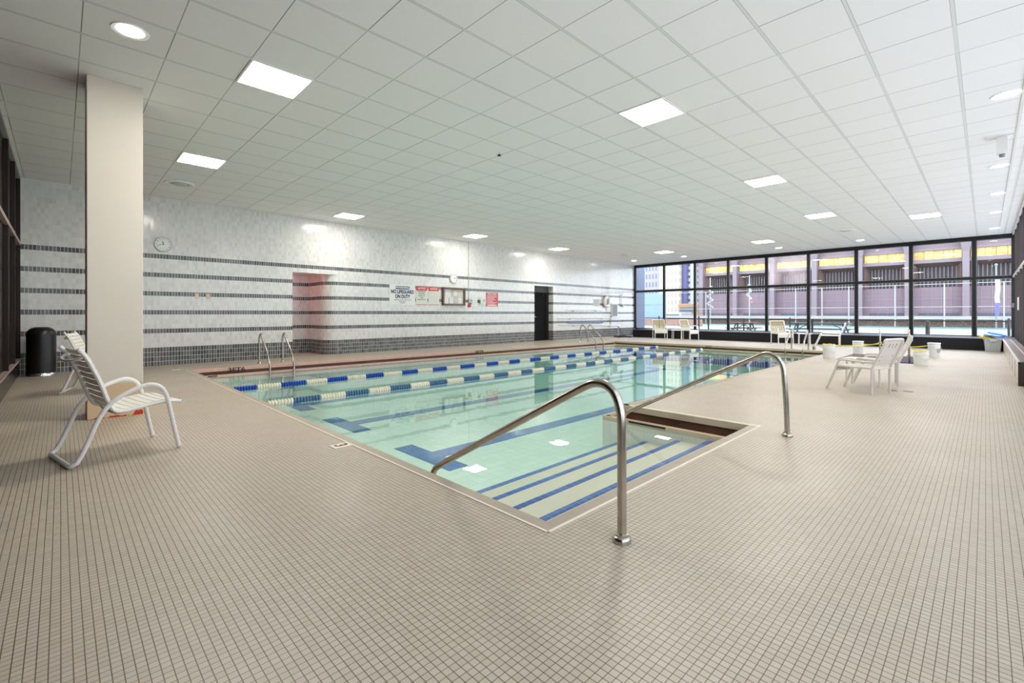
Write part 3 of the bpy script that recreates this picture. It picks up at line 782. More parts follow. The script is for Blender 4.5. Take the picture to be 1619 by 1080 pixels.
# ------------------------------------------------------------------ things on the tiled wall
class OnWall:
    """frame on the tiled wall: local x along the wall to the right, y up, z out of it"""
    def __init__(s, y, z, out=0.0):
        a = math.atan2(-0.0206, 1.0)
        ux = Vector((-0.0206, 1, 0)).normalized(); uz = Vector((0, 0, 1)); un = ux.cross(uz)
        s.o = Vector((WX(y), y, z)) + un * out
        s.M = Matrix(((ux.x, uz.x, un.x, s.o.x), (ux.y, uz.y, un.y, s.o.y), (ux.z, uz.z, un.z, s.o.z), (0, 0, 0, 1)))
def wall_thing(name, lab, cat, y, z, group=None, out=0.002):
    t = bpy.data.objects.new(name, None); C.objects.link(t); t.empty_display_size = 0.1
    t.matrix_world = OnWall(y, z, out).M
    return tag(t, lab, cat, group)
def plate(bm, w, h, d=0.006, cx=0, cy=0, z0=0.0, mi=0): return box(bm, (cx - w / 2, cy - h / 2, z0), (cx + w / 2, cy + h / 2, z0 + d), mi)
ID = Matrix.Identity(4)
def TM(x, y, z): return Matrix.Translation((x, y, z))
# warning sign
t = wall_thing('warning_sign', 'white warning sign reading NO LIFEGUARD ON DUTY on the tiled wall', 'sign', 7.63, 1.722)
bm = new(); plate(bm, 0.92, 0.63); obj('panel', bm, M_PAPER, t, smooth=False)
bm = new(); box(bm, (-0.245, 0.175, 0.006), (0.255, 0.275, 0.008), bev=0.0); hb_ = obj('heading_band', bm, M_NAVY, t, smooth=False)
text_obj('lettering', 'WARNING', 0.098, TM(0.0, 0.226, 0.009), M_PAPER, hb_, 1.05, bold=0.002)
text_obj('lettering', 'NO LIFEGUARD', 0.150, TM(0.0, 0.092, 0.007), M_NAVY, t, 0.78, bold=0.006)
text_obj('lettering', 'ON DUTY', 0.150, TM(0.0, -0.052, 0.007), M_NAVY, t, 0.78, bold=0.006)
text_obj('lettering', 'CHILDREN UNDER THE AGE OF 14 MUST NOT USE POOL', 0.03, TM(0.0, -0.155, 0.007), M_INK, t, 0.8)
text_obj('lettering', 'WITHOUT AN ADULT', 0.03, TM(0.0, -0.205, 0.007), M_INK, t, 0.8)
text_obj('lettering', 'IN ATTENDANCE', 0.03, TM(0.0, -0.250, 0.007), M_INK, t, 0.8)
for y, lab, body in ((8.335, 'notice sign with red heading and black capacity lettering, right of the warning sign', True), (8.81, 'notice sign with red heading above faint ruled lines, left of the notice board', False)):
    t = wall_thing('notice_sign', lab, 'sign', y, 1.715, 'red headed notice signs')
    bm = new(); plate(bm, 0.43, 0.60); obj('panel', bm, mat('sign_cream', rgb(222, 222, 214), 0.5), t, smooth=False)
    bm = new(); box(bm, (-0.205, 0.165, 0.006), (0.205, 0.295, 0.008)); hb_ = obj('heading_band', bm, M_RED, t, smooth=False)
    text_obj('lettering', 'NOTICE', 0.085, TM(0.0, 0.232, 0.009), M_PAPER, hb_, 0.95, bold=0.002)
    bm = new(); box(bm, (-0.205, -0.292, 0.006), (0.205, -0.278, 0.008)); obj('lower_band', bm, M_RED, t, smooth=False)
    if body:
        for k, tx in enumerate(('MAXIMUM', 'BATHER', 'LOAD OF', 'THIS', 'FACILITY IS')): text_obj('lettering', tx, 0.062, TM(0, 0.125 - 0.063 * k, 0.007), M_INK, t, 1.0)
    else:
        bm = new()
        for k in range(6): box(bm, (-0.185, 0.10 - k * 0.062, 0.006), (0.185, 0.106 - k * 0.062, 0.0072))
        obj('ruled_line', bm, mat('rule_grey', rgb(168, 170, 164), 0.5), t, smooth=False)
# notice board
t = wall_thing('notice_board', 'brown framed glazed notice board with papers pinned inside', 'notice board', 9.63, 1.715)
bm = new(); plate(bm, 0.90, 0.54, 0.012); bk_ = obj('backing', bm, mat('board_cream', rgb(206, 200, 188), 0.6), t, smooth=False)
bm = new(); fw_ = 0.055
for a, b in (((-0.485, -0.30), (0.485, -0.30 + fw_)), ((-0.485, 0.30 - fw_), (0.485, 0.30)), ((-0.485, -0.30), (-0.485 + fw_, 0.30)), ((0.485 - fw_, -0.30), (0.485, 0.30))): box(bm, (a[0], a[1], 0), (b[0], b[1], 0.07))
obj('frame', bm, mat('brown_wood', rgb(112, 74, 58), 0.4, noise=0.2, nscale=10), t, smooth=False)
for i, (cx, cy, w_, h_, m_) in enumerate([(-0.23, 0.10, 0.23, 0.28, M_PAPER), (-0.29, -0.13, 0.16, 0.22, M_PAPER), (-0.10, -0.12, 0.17, 0.24, M_PAPER), (0.09, 0.12, 0.17, 0.16, M_PAPER), (0.10, -0.10, 0.15, 0.24, mat('paper_grey', rgb(206, 206, 198), 0.6)), (0.29, -0.13, 0.17, 0.2, M_PAPER), (0.29, 0.1, 0.15, 0.22, mat('paper_cream', rgb(226, 218, 200), 0.6))]):
    bm = new(); plate(bm, w_, h_, 0.002, cx, cy, 0.0125); obj('pinned_paper', bm, m_, bk_, smooth=False)
bm = new(); plate(bm, 0.025, 0.2, 0.003, -0.195, -0.16, 0.0125); obj('shadow_strip', bm, mat('paper_shadow', rgb(130, 128, 122), 0.6), bk_, smooth=False)  # dark strip standing in for the shade between two papers
bm = new(); quad(bm, [(-0.43, -0.245, 0.05), (0.43, -0.245, 0.05), (0.43, 0.245, 0.05), (-0.43, 0.245, 0.05)]); obj('glass_door', bm, glass_mat('case_glass', (0.96, 0.96, 0.96, 1), 0.05), t, smooth=False)
# emergency phone, conduit
t = wall_thing('wall_phone', 'small grey phone box with a red tag right of the notice board', 'phone', 10.345, 1.58)
bm = new(); plate(bm, 0.15, 0.14, 0.07); obj('housing', bm, mat('phone_grey', rgb(190, 190, 188), 0.45), t, smooth=False)
bm = new(); plate(bm, 0.13, 0.05, 0.03, 0.02, -0.09); obj('lower_box', bm, mat('phone_dark', rgb(96, 96, 96), 0.45), t, smooth=False)
bm = new(); plate(bm, 0.13, 0.10, 0.02, -0.01, -0.17); obj('red_tag', bm, M_RED, t, smooth=False)
bm = new(); lathe(bm, [(0.018, 0.07), (0.018, 0.085)], 14, c=(0.045, 0.02, 0)); obj('button', bm, M_INK, t)
t = wall_thing('conduit', 'thin grey conduit running from the ceiling to the phone box', 'conduit', 10.305, 0.0)
bm = new(); tube(bm, [(0, 1.65, 0.012), (0, CH, 0.012)], 0.011, 8); obj('pipe', bm, mat('conduit_grey', rgb(176, 176, 174), 0.45), t)
for y, z, w_, h_, lab in ((10.31, 1.33, 0.25, 0.22, 'small white notice below the red tag of the phone box'), (10.59, 1.607, 0.27, 0.41, 'white printed notice between the phone box and the small box')):
    t = wall_thing('paper_notice', lab, 'notice', y, z, 'white paper notices')
    bm = new(); plate(bm, w_, h_, 0.003); obj('sheet', bm, M_PAPER, t, smooth=False)
    bm = new()
    for k in range(int(h_ / 0.06)): box(bm, (-w_ * 0.36, h_ / 2 - 0.045 - k * 0.06, 0.003), (w_ * (0.36 - 0.12 * (k % 3)), h_ / 2 - 0.038 - k * 0.06, 0.0042))
    obj('text_line', bm, mat('text_grey', rgb(130, 132, 136), 0.6), t, smooth=False)
t = wall_thing('alarm_box', 'small white alarm box left of the red sign', 'alarm', 10.96, 1.595)
bm = new(); plate(bm, 0.26, 0.23, 0.06); obj('housing', bm, mat('alarm_white', rgb(226, 226, 222), 0.45), t, smooth=False)
bm = new(); plate(bm, 0.05, 0.02, 0.004, 0.05, 0.06, 0.06); plate(bm, 0.1, 0.014, 0.004, 0.02, 0.0, 0.06); obj('switch', bm, M_INK, t, smooth=False)
bm = new(); plate(bm, 0.05, 0.11, 0.05, -0.165, -0.02); obj('side_unit', bm, mat('phone_dark', rgb(96, 96, 96)), t, smooth=False)
t = wall_thing('rules_sign', 'red pool rules sign with white lettering, rightmost of the wall signs', 'sign', 11.44, 1.66)
bm = new(); plate(bm, 0.60, 0.51); obj('panel', bm, mat('rules_red', rgb(206, 70, 86), 0.45), t, smooth=False)
text_obj('lettering', 'POOL RULES', 0.085, TM(0, 0.20, 0.007), M_PAPER, t, 0.95, bold=0.002)
bm = new()
for k, l in enumerate((0.5, 0.5, 0.38, 0.46, 0.3, 0.5, 0.42)):
    box(bm, (-0.26, 0.12 - k * 0.048, 0.006), (-0.26 + l, 0.138 - k * 0.048, 0.0075))
box(bm, (-0.24, -0.235, 0.006), (0.24, -0.195, 0.0075))
obj('text_line', bm, M_PAPER, t, smooth=False)
# two pale switch plates
for y, lab in ((2.23, 'pale pink switch plate on the tiled wall, nearer the column'), (2.45, 'pale pink switch plate on the tiled wall, nearer the recess')):
    t = wall_thing('switch_plate', lab, 'switch plate', y, 1.545, 'pale switch plates')
    bm = new(); plate(bm, 0.075, 0.115, 0.008); obj('cover', bm, mat('plate_pink', rgb(222, 190, 182), 0.5), t, smooth=False)
    bm = new(); plate(bm, 0.012, 0.03, 0.01, 0, 0.0, 0.008); obj('toggle', bm, M_PAPER, t, smooth=False)
# clocks
def clock(y, z, lab, ang_h, ang_m):
    t = wall_thing('wall_clock', lab, 'clock', y, z, 'white wall clocks')
    R_ = 0.165
    bm = new(); lathe(bm, [(R_ - 0.02, 0.0), (R_, 0.008), (R_, 0.035), (R_ - 0.012, 0.045), (R_ - 0.022, 0.038)], 40, cap=False); obj('case', bm, mat('clock_silver', rgb(214, 214, 212), 0.25), t)
    bm = new(); lathe(bm, [(0.001, 0.028), (R_ - 0.018, 0.028), (R_ - 0.018, 0.01)], 40, cap=False); obj('dial', bm, M_PAPER, t)
    for k in range(1, 13):
        a = PI / 2 - k * PI / 6
        text_obj('numeral', str(k), 0.042, TM(0.118 * math.cos(a), 0.118 * math.sin(a), 0.029), mat('numeral_grey', rgb(70, 70, 72), 0.5), t, 1, depth=0.0008)
    for a, l, w_, nm in ((ang_h, 0.07, 0.012, 'hour_hand'), (ang_m, 0.105, 0.008, 'minute_hand')):
        b = new(); box(b, (-w_ / 2, -0.015, 0.031), (w_ / 2, l, 0.033), M=Matrix.Rotation(a, 4, 'Z')); obj(nm, b, M_INK, t, smooth=False)
clock(1.61, 2.655, 'round white wall clock nearest the column, above the top stripe', math.radians(15), math.radians(105))
clock(9.63, 2.34, 'round white wall clock above the brown notice board', math.radians(-70), math.radians(-80))

# far end of the tiled wall: life ring, its sign, cabinet, shower pipe, poles
t = wall_thing('life_ring', 'white life ring hanging near the far end of the tiled wall', 'life ring', 18.98, 1.70)
bm = new(); tube(bm, [(0.205 * math.cos(k * PI / 18), 0.205 * math.sin(k * PI / 18), 0.10) for k in range(36)], 0.075, 12, closed=True, flat=1.0); obj('ring', bm, M_WHITE, t)
bm = new(); tube(bm, [(0.29 * math.cos(k * PI / 18) * (1 if k % 9 else 0.98), 0.29 * math.sin(k * PI / 18), 0.10) for k in range(36)], 0.008, 6, closed=True); obj('grab_line', bm, mat('rope_cream', rgb(210, 206, 196), 0.7), t)
bm = new(); tube(bm, smooth_path([(0.0, 0.28, 0.02), (0.0, 0.22, 0.19), (0, 0.0, 0.2), (0.05, -0.3, 0.04), (0.12, -0.45, 0.02)], 5), 0.012, 6); obj('hanging_rope', bm, mat('rope_cream', rgb(210, 206, 196), 0.7), t)
bm = new(); box(bm, (-0.02, 0.1, 0), (0.02, 0.3, 0.03)); obj('hook', bm, M_STEEL, t, smooth=False)
t = wall_thing('safety_sign', 'faded grey printed sign left of the life ring', 'sign', 18.22, 1.65)
bm = new(); plate(bm, 0.52, 0.34, 0.006); obj('panel', bm, mat('sign_grey', rgb(206, 206, 206), 0.5), t, smooth=False)
bm = new()
for k in range(6): box(bm, (-0.21, 0.12 - k * 0.05, 0.006), (0.21 - 0.05 * (k % 3), 0.135 - k * 0.05, 0.0075))
obj('text_line', bm, mat('text_grey', rgb(130, 132, 136)), t, smooth=False)
t = wall_thing('wall_cabinet', 'grey louvred wall cabinet right of the life ring', 'cabinet', 19.74, 1.30)
bm = new(); plate(bm, 0.50, 0.68, 0.06); obj('body', bm, mat('cabinet_frame', rgb(228, 228, 228), 0.4), t, smooth=False)
bm = new(); plate(bm, 0.42, 0.58, 0.012, 0, 0, 0.06); obj('door', bm, mat('cabinet_grey', rgb(132, 132, 134), 0.4), t, smooth=False)
t = wall_thing('pipe', 'thin white pipe dropping from the grey wall cabinet', 'pipe', 19.42, 0.0)
bm = new(); tube(bm, [(0, 0.60, 0.02), (0, 1.02, 0.02)], 0.018, 8); obj('tube', bm, mat('conduit_grey', rgb(176, 176, 174)), t)
t = wall_thing('shower', 'wall shower pipe with a valve near the far windows', 'shower', 20.40, 1.55)
bm = new(); tube(bm, fillet([(0, 0, 0.04), (0, 0.55, 0.04), (-0.02, 0.58, 0.12), (-0.10, 0.57, 0.16)], 0.05), 0.014, 8); tube(bm, [(-0.10, 0.55, 0.04), (-0.10, 0.0, 0.04)], 0.010, 8); obj('riser', bm, mat('chrome', rgb(210, 208, 205)), t)
bm = new(); lathe(bm, [(0.05, 0.0), (0.05, 0.02), (0.03, 0.05), (0.02, 0.09)], 16); box(bm, (-0.02, -0.08, 0.06), (0.10, -0.04, 0.09)); obj('valve', bm, mat('phone_dark', rgb(96, 96, 96)), t)
def pole(name, y0, y1, z0, z1, r, m, lab, cat, out=0.05, group=None, ends=True):
    t = wall_thing(name, lab, cat, y0, z0, group)
    L = y1 - y0
    bm = new(); tube(bm, [(0, 0, out), (L, z1 - z0, out)], r, 10); obj('shaft', bm, m, t)
    if ends:
        for f in (0.2, 0.8):
            bm = new(); box(bm, (L * f - 0.02, (z1 - z0) * f - 0.05, 0), (L * f + 0.02, (z1 - z0) * f - r, out + 0.03)); obj('bracket', bm, M_STEEL, t, smooth=False)
    return t
alu = mat('white_aluminium', rgb(222, 222, 220), 0.3)
pole('pool_pole', 15.25, 19.45, 0.93, 0.915, 0.018, alu, 'long white pool pole hung on the tiled wall, the higher of two long ones', 'pole')
pole('pool_pole', 15.35, 20.3, 0.66, 0.52, 0.02, alu, 'long white pool pole hung on the tiled wall, lowest of all', 'pole')
pole('rescue_pole', 15.8, 18.7, 1.285, 1.295, 0.014, alu, 'thin rescue pole hung highest, left of the life ring', 'pole')
pole('vacuum_hose', 16.0, 18.65, 0.735, 0.70, 0.028, mat('noodle_blue', rgb(104, 114, 160), 0.5), 'thick blue grey pole cover lying between the two long white poles', 'hose', out=0.08, ends=False)

# depth marks on the coping
def mark(y, s, txt):
    f = (y - 1.875) / (16.4 - 1.875); x = -11.15 + 0.43 * f
    ux = Vector((0.43, 14.525, 0)).normalized(); uz = Vector((0, 0, 1)); un = ux.cross(uz)
    M = Matrix(((ux.x, 0, un.x, x + 0.0755), (ux.y, 0, un.y, y), (0, 1, un.z, -0.045), (0, 0, 0, 1)))
    o = text_obj('depth_mark', txt, s, M, M_INK, cop, 1.25, depth=0.003, bold=0.002)
mark(2.66, 0.125, '3FT6'); mark(9.2, 0.125, '3FT9')
M = Matrix(((1, 0, 0, -6.8), (0, 0, -1, 16.324), (0, 1, 0, -0.045), (0, 0, 0, 1)))
text_obj('depth_mark', '4 FT', 0.11, M, M_INK, cop, 1.0, depth=0.003)
t = thing('depth_tile', 'white depth tile with a black numeral 3 set in the near deck', 'depth marker', (-3.85, 1.712, 0.001))
bm = new(); box(bm, (-0.062, -0.075, 0), (0.062, 0.075, 0.003)); obj('tile', bm, mat('depth_white', rgb(240, 226, 208), 0.4), t, smooth=False)
text_obj('numeral', '3', 0.15, Matrix.Translation((-0.005, 0.0, 0.0042)), mat('numeral_brown', rgb(96, 84, 66), 0.5), t, 1.0, depth=0.0008, bold=0.004)
t = thing('depth_tile', 'white depth tile by the far left pool corner, seen edge on', 'depth marker', (-11.45, 1.68, 0.001))
bm = new(); box(bm, (-0.062, -0.075, 0), (0.062, 0.075, 0.003)); obj('tile', bm, mat('depth_white', rgb(240, 226, 208), 0.4), t, smooth=False)
for x, y, lab in ((-0.95, 8.68, 'small grey floor drain right of the white chairs, left one'), (-0.78, 8.74, 'small grey floor drain right of the white chairs, right one')):
    t = thing('floor_drain', lab, 'drain', (x, y, 0), 0, 'floor drains')
    bm = new(); lathe(bm, [(0.06, 0.0), (0.06, 0.003), (0.045, 0.004), (0.001, 0.003)], 20); obj('grate', bm, mat('drain_grey', rgb(120, 112, 104), 0.4, 0.6), t)

# ------------------------------------------------------------------ white slotted armchairs on the right
def slotted(bm, prof, w, thick, slots):
    """sheet following prof [(y,z)] with width w, cells listed in slots(i,j) left open"""
    nx = 15; P = prof
    arcs = smooth_path([(0, y, z) for y, z in P], 5); ny = len(arcs) - 1
    top = {}; bot = {}
    for j, p in enumerate(arcs):
        d = (arcs[min(j + 1, ny)] - arcs[max(j - 1, 0)]).normalized(); n = Vector((0, -d.z, d.y))
        for i in range(nx + 1):
            x = -w / 2 + w * i / nx
            top[i, j] = bm.verts.new(Vector((x, p.y, p.z)) + n * thick / 2); bot[i, j] = bm.verts.new(Vector((x, p.y, p.z)) - n * thick / 2)
    solid = {(i, j): not slots(i, j, nx, ny) for i in range(nx) for j in range(ny)}
    for (i, j), s in solid.items():
        if not s: continue
        bm.faces.new([top[i, j], top[i + 1, j], top[i + 1, j + 1], top[i, j + 1]])
        bm.faces.new([bot[i, j + 1], bot[i + 1, j + 1], bot[i + 1, j], bot[i, j]])
        for di, dj, e in ((-1, 0, ((i, j), (i, j + 1))), (1, 0, ((i + 1, j + 1), (i + 1, j))), (0, -1, ((i + 1, j), (i, j))), (0, 1, ((i, j + 1), (i + 1, j + 1)))):
            if not solid.get((i + di, j + dj), False):
                a, b = e; bm.faces.new([top[a], top[b], bot[b], bot[a]])
    for v in [v for v in bm.verts if not v.link_faces]: bm.verts.remove(v)
    return bm
def back_slots(i, j, nx, ny):
    if j == ny - 3 or j == ny - 4: return i in (5, 8) or i in (11,)
    if j % 3 == 1 and j < ny - 5: return i in (2, 12) or (i in (6, 8) and j % 2)
    return False
def seat_slots(i, j, nx, ny): return j % 3 == 1 and i in (2, 5, 9, 12)
M_CH = mat('chair_cream', rgb(214, 207, 199), 0.38)
def armchair(loc, rotz, lab, w=0.46, dp=0.58, m=None, hb=0.77):
    m = m or M_CH
    t = thing('patio_armchair', lab, 'chair', loc, rotz, 'slotted white armchairs')
    r = 0.016; yf, yr = dp / 2, -dp / 2
    for s in (-1, 1):
        x = s * w / 2
        bm = new(); tube(bm, fillet([(x, yf + 0.02, 0), (x, yf - 0.13, 0.36), (x, yf - 0.16, 0.455), (x, yr + 0.02, 0.44), (x, yr - 0.045, 0.46)], [0, 0.05, 0.07, 0.05, 0], 5), r, 10); obj('front_leg', bm, m, t, label='slanted front leg bending into the arm')
        bm = new(); tube(bm, fillet([(x, yr, 0), (x, yr, 0.36), (x, yr - 0.05, 0.47), (x, yr - 0.165, hb - 0.04)], 0.06, 5), r, 10); obj('rear_leg', bm, m, t)
    bm = new(); tube(bm, fillet([(-w / 2, yr - 0.155, hb - 0.06), (-w / 2, yr - 0.165, hb), (w / 2, yr - 0.165, hb), (w / 2, yr - 0.155, hb - 0.06)], 0.07, 6), r, 10); obj('top_rail', bm, m, t)
    bm = new()
    for s in (-1, 1): tube(bm, [(s * w / 2, yr, 0.36), (s * w / 2, yf - 0.12, 0.36)], 0.012, 8)
    tube(bm, [(-w / 2, yr, 0.355), (w / 2, yr, 0.355)], 0.012, 8); tube(bm, [(-w / 2, yf - 0.125, 0.35), (w / 2, yf - 0.125, 0.35)], 0.012, 8); obj('seat_rail', bm, m, t)
    bm = new(); slotted(bm, [(yf - 0.12, 0.29), (yf - 0.105, 0.345), (yf - 0.16, 0.372), (0, 0.366), (yr + 0.03, 0.362)], w - 0.01, 0.006, seat_slots); obj('seat', bm, m, t, smooth=False)
    bm = new(); slotted(bm, [(yr - 0.012, 0.40), (yr - 0.05, 0.48), (yr - 0.10, 0.60), (yr - 0.165, hb)], w - 0.03, 0.006, back_slots); obj('backrest', bm, m, t, smooth=False)
    return t
armchair((-1.30, 8.32, 0), math.radians(68), 'cream slotted armchair of the right pair, nearer the camera', w=0.40, dp=0.60)
armchair((-1.25, 9.46, 0), math.radians(99), 'cream slotted armchair of the right pair, nearer the spa', w=0.46, dp=0.54)
def side_table(loc, rotz, lab, lx, ly, h, m, top_round=False):
    t = thing('side_table', lab, 'table', loc, rotz, 'low white side tables')
    bm = new()
    if top_round: lathe(bm, [(lx * 0.7, h - 0.02), (lx * 0.72, h - 0.012), (lx * 0.7, h)], 28)
    else: box(bm, (-lx / 2 - 0.05, -ly / 2 - 0.05, h - 0.022), (lx / 2 + 0.05, ly / 2 + 0.05, h), bev=0.008)
    obj('top', bm, m, t)
    for sx in (-1, 1):
        for sy in (-1, 1):
            bm = new(); tube(bm, [(sx * lx / 2, sy * ly / 2, 0), (sx * (lx / 2 - 0.01), sy * (ly / 2 - 0.01), h - 0.02)], 0.013, 10); obj('leg', bm, m, t)
    return t
side_table((-1.335, 8.935, 0), math.radians(-8), 'low cream side table between the right pair of chairs', 0.36, 0.27, 0.43, M_CH)

# ------------------------------------------------------------------ chairs before the far windows
M_TAN = mat('tan_webbing', rgb(172, 158, 118), 0.6)
def web_chair(loc, rotz, lab, w=0.52):
    """faces local +y"""
    t = thing('webbed_chair', lab, 'chair', loc, rotz, 'tan webbed patio chairs')
    r = 0.017; yf, yr = 0.24, -0.24
    for s in (-1, 1):
        x = s * w / 2
        bm = new(); tube(bm, fillet([(x, yf, 0), (x, yf - 0.02, 0.60), (x, yr - 0.02, 0.62)], 0.06, 5), r, 10); obj('front_leg', bm, M_WHITE, t)
        bm = new(); tube(bm, fillet([(x, yr, 0), (x, yr + 0.02, 0.42), (x, yr - 0.10, 0.86)], 0.08, 5), r, 10); obj('rear_leg', bm, M_WHITE, t)
    for yq, zq in ((yr - 0.10, 0.86), (yr + 0.012, 0.46)):
        bm = new(); tube(bm, [(-w / 2, yq, zq), (w / 2, yq, zq)], r, 10); obj('back_rail', bm, M_WHITE, t)
    def bk(z): return yr + 0.02 - (z - 0.42) / 0.44 * 0.12
    for k in range(7):
        x = -w / 2 + 0.045 + (w - 0.09) * k / 6
        bm = new(); ribbon(bm, [(x, bk(0.46) + 0.004, 0.46), (x, bk(0.86) + 0.004, 0.86)], 0.042, up=(1, 0, 0), th=0.003); obj('back_strap', bm, M_TAN, t, smooth=False)
    for k in range(6):
        z = 0.49 + 0.34 * k / 5
        bm = new(); ribbon(bm, [(-w / 2, bk(z) - 0.003, z), (w / 2, bk(z) - 0.003, z)], 0.036, up=(0, -0.26, 1), th=0.003); obj('back_strap', bm, M_TAN, t, smooth=False)
    bm = new(); box(bm, (-w / 2, yr + 0.02, 0.40), (w / 2, yf - 0.01, 0.425), bev=0.008); box(bm, (-w / 2, yf - 0.03, 0.27), (w / 2, yf - 0.005, 0.42), bev=0.006); obj('seat', bm, M_STRAP, t)
    return t
web_chair((-10.05, 18.95, 0), math.radians(180 + 40), 'tan webbed chair by the far ledge, leftmost, facing the pool')
web_chair((-8.83, 19.25, 0), math.radians(180 + 75), 'tan webbed chair by the far ledge, turned sideways, right of the left table')
web_chair((-5.10, 18.52, 0), math.radians(180 + 45), 'tan webbed chair by the far ledge, left of the far ladder')
side_table((-9.42, 19.35, 0), 0.3, 'low white side table between the two left webbed chairs', 0.42, 0.42, 0.42, M_WHITE)
side_table((-4.50, 18.92, 0), 0.3, 'low white side table behind the far pool ladder', 0.34, 0.34, 0.42, M_WHITE)
armchair((-3.86, 19.22, 0), math.radians(97), 'white slotted armchair by the far ledge, right of the far ladder', w=0.5, dp=0.68, m=M_WHITE, hb=0.80)

# ------------------------------------------------------------------ spa pit, grab rails, buckets and tape
sp = thing('spa_basin', 'sunken blue tiled spa basin in the right part of the deck', 'spa', kind='structure')
def pit(z0, z1, m, name):
    global bm
    bm = new(); wallstrip([(SX0, SY0), (SX1, SY0), (SX1, SY1), (SX0, SY1)], z0, z1); obj(name, bm, m, sp, smooth=False)
pit(-0.16, 0.0, mat('spa_coping', rgb(170, 158, 148), 0.5), 'spa_coping'); pit(-0.75, -0.16, M_DKBLUE, 'spa_wall')
bm = new(); quad(bm, [(SX0, SY0, -0.75), (SX1, SY0, -0.75), (SX1, SY1, -0.75), (SX0, SY1, -0.75)]); obj('spa_floor', bm, M_DKBLUE, sp, smooth=False)
bm = new(); box(bm, (SX0 + 0.02, SY0 + 0.02, -0.75), (SX0 + 0.4, SY1 - 0.02, -0.36)); box(bm, (SX0 + 0.4, SY1 - 0.4, -0.75), (SX1 - 0.02, SY1 - 0.02, -0.36)); obj('spa_bench', bm, M_DKBLUE, sp, smooth=False)
for x, lab in ((-2.02, 'steel grab rail at the spa, wrapped with yellow tape, left one'), (-1.42, 'steel grab rail at the spa, right one behind the cream chair')):
    t = thing('grab_rail', lab, 'handrail', (x, 16.08, 0), 0, 'steel spa grab rails')
    bm = new(); tube(bm, smooth_path([(0, 0, 0), (0, 0, 0.35), (0, -0.02, 0.58), (0, -0.08, 0.67), (0.02, -0.17, 0.69), (0.03, -0.26, 0.62), (0.04, -0.31, 0.40), (0.04, -0.32, 0.05), (0.04, -0.32, -0.40)], 4), 0.021, 12); obj('tube', bm, M_STEEL, t)
    bm = new(); lathe(bm, [(0.05, 0.0), (0.05, 0.01), (0.03, 0.03), (0.022, 0.03)], 20); obj('flange', bm, M_STEEL, t)
M_BUCK = mat('bucket_white', rgb(232, 232, 228), 0.4)
M_TAPE = mat('tape_yellow', rgb(230, 212, 60), 0.45)
def bucket(x, y, r, h, lab, lid=False, rot=0):
    t = thing('bucket', lab, 'bucket', (x, y, 0), rot, 'white plastic buckets round the spa')
    bm = new(); lathe(bm, [(r * 0.88, 0.0), (r * 0.90, 0.01), (r, h - 0.06), (r * 0.985, h - 0.01), (r * 0.95, h), (r * 0.93, h - 0.02), (r * 0.86, 0.02), (0.001, 0.015)], 32, cap=False); pb = obj('pail', bm, M_BUCK, t); t['pail'] = pb.name
    bm = new(); lathe(bm, [(r * 1.0, h - 0.085), (r * 1.06, h - 0.083), (r * 1.06, h - 0.063), (r * 1.0, h - 0.06)], 32, cap=False); lathe(bm, [(r * 0.99, h - 0.02), (r * 1.05, h - 0.02), (r * 1.05, h), (r * 0.95, h + 0.002)], 32, cap=False); obj('rim', bm, M_BUCK, t)
    bm = new(); tube(bm, smooth_path([(-r * 1.05, 0, h - 0.07), (-r * 0.8, -r * 0.9, h - 0.14), (0, -r * 1.12, h - 0.17), (r * 0.8, -r * 0.9, h - 0.14), (r * 1.05, 0, h - 0.07)], 5), 0.004, 6); obj('handle', bm, mat('wire_grey', rgb(196, 196, 192), 0.4), pb)
    if lid:
        bm = new(); lathe(bm, [(r * 1.07, h - 0.02), (r * 1.08, h + 0.002), (r * 1.03, h + 0.008), (0.001, h + 0.004)], 32); obj('lid', bm, M_BUCK, t)
    return t
bucket(-2.735, 13.74, 0.130, 0.345, 'white bucket at the near left corner of the spa', rot=0.8)
bucket(-2.50, 16.02, 0.125, 0.345, 'white lidded bucket at the far left corner of the spa', True, 0.8)
bucket(-0.985, 13.42, 0.132, 0.30, 'white bucket at the near right corner of the spa', rot=0.75)
b4 = bucket(-0.92, 15.98, 0.122, 0.365, 'white lidded bucket with a grey print at the far right corner of the spa', True, 0.9)
bm = new(); box(bm, (-0.035, -0.1245, 0.13), (0.035, -0.112, 0.23)); obj('print', bm, mat('print_grey', rgb(170, 170, 170), 0.5), bpy.data.objects[b4['pail']], smooth=False)
def tape(a, b, lab, sag=0.03, ring=None):
    A, B = Vector(a), Vector(b)
    pts = [A.lerp(B, k / 10) - Vector((0, 0, sag * 4 * (k / 10) * (1 - k / 10))) for k in range(11)]
    bm = new(); ribbon(bm, pts, 0.028, up=[(0.4 * math.sin(k), 0.4 * math.cos(k), 1) for k in range(11)], th=0.002)
    for c_, r_, z_ in ring or []:
        tube(bm, [(c_[0] + r_ * math.cos(q * PI / 12), c_[1] + r_ * math.sin(q * PI / 12), z_ + 0.006 * math.sin(q * 1.3)) for q in range(24)], 0.013, 6, closed=True, flat=0.7)
    o = obj('caution_tape', bm, M_TAPE, smooth=False); return tag(o, lab, 'tape', 'yellow caution tape round the spa')
tape((-2.62, 13.83, 0.335), (-2.03, 15.98, 0.30), 'yellow caution tape from the near left bucket to the left spa rail', ring=[((-2.735, 13.74), 0.118, 0.355)])
tape((-2.37, 16.06, 0.27), (-2.03, 16.08, 0.32), 'yellow caution tape from the far left bucket to the left spa rail', ring=[((-2.02, 16.08), 0.03, 0.33)])
tape((-1.99, 16.08, 0.29), (-1.44, 16.08, 0.25), 'yellow caution tape between the two spa grab rails', 0.015)
tape((-1.40, 16.08, 0.24), (-1.05, 16.0, 0.29), 'yellow caution tape from the right spa rail to the far right bucket', 0.01)
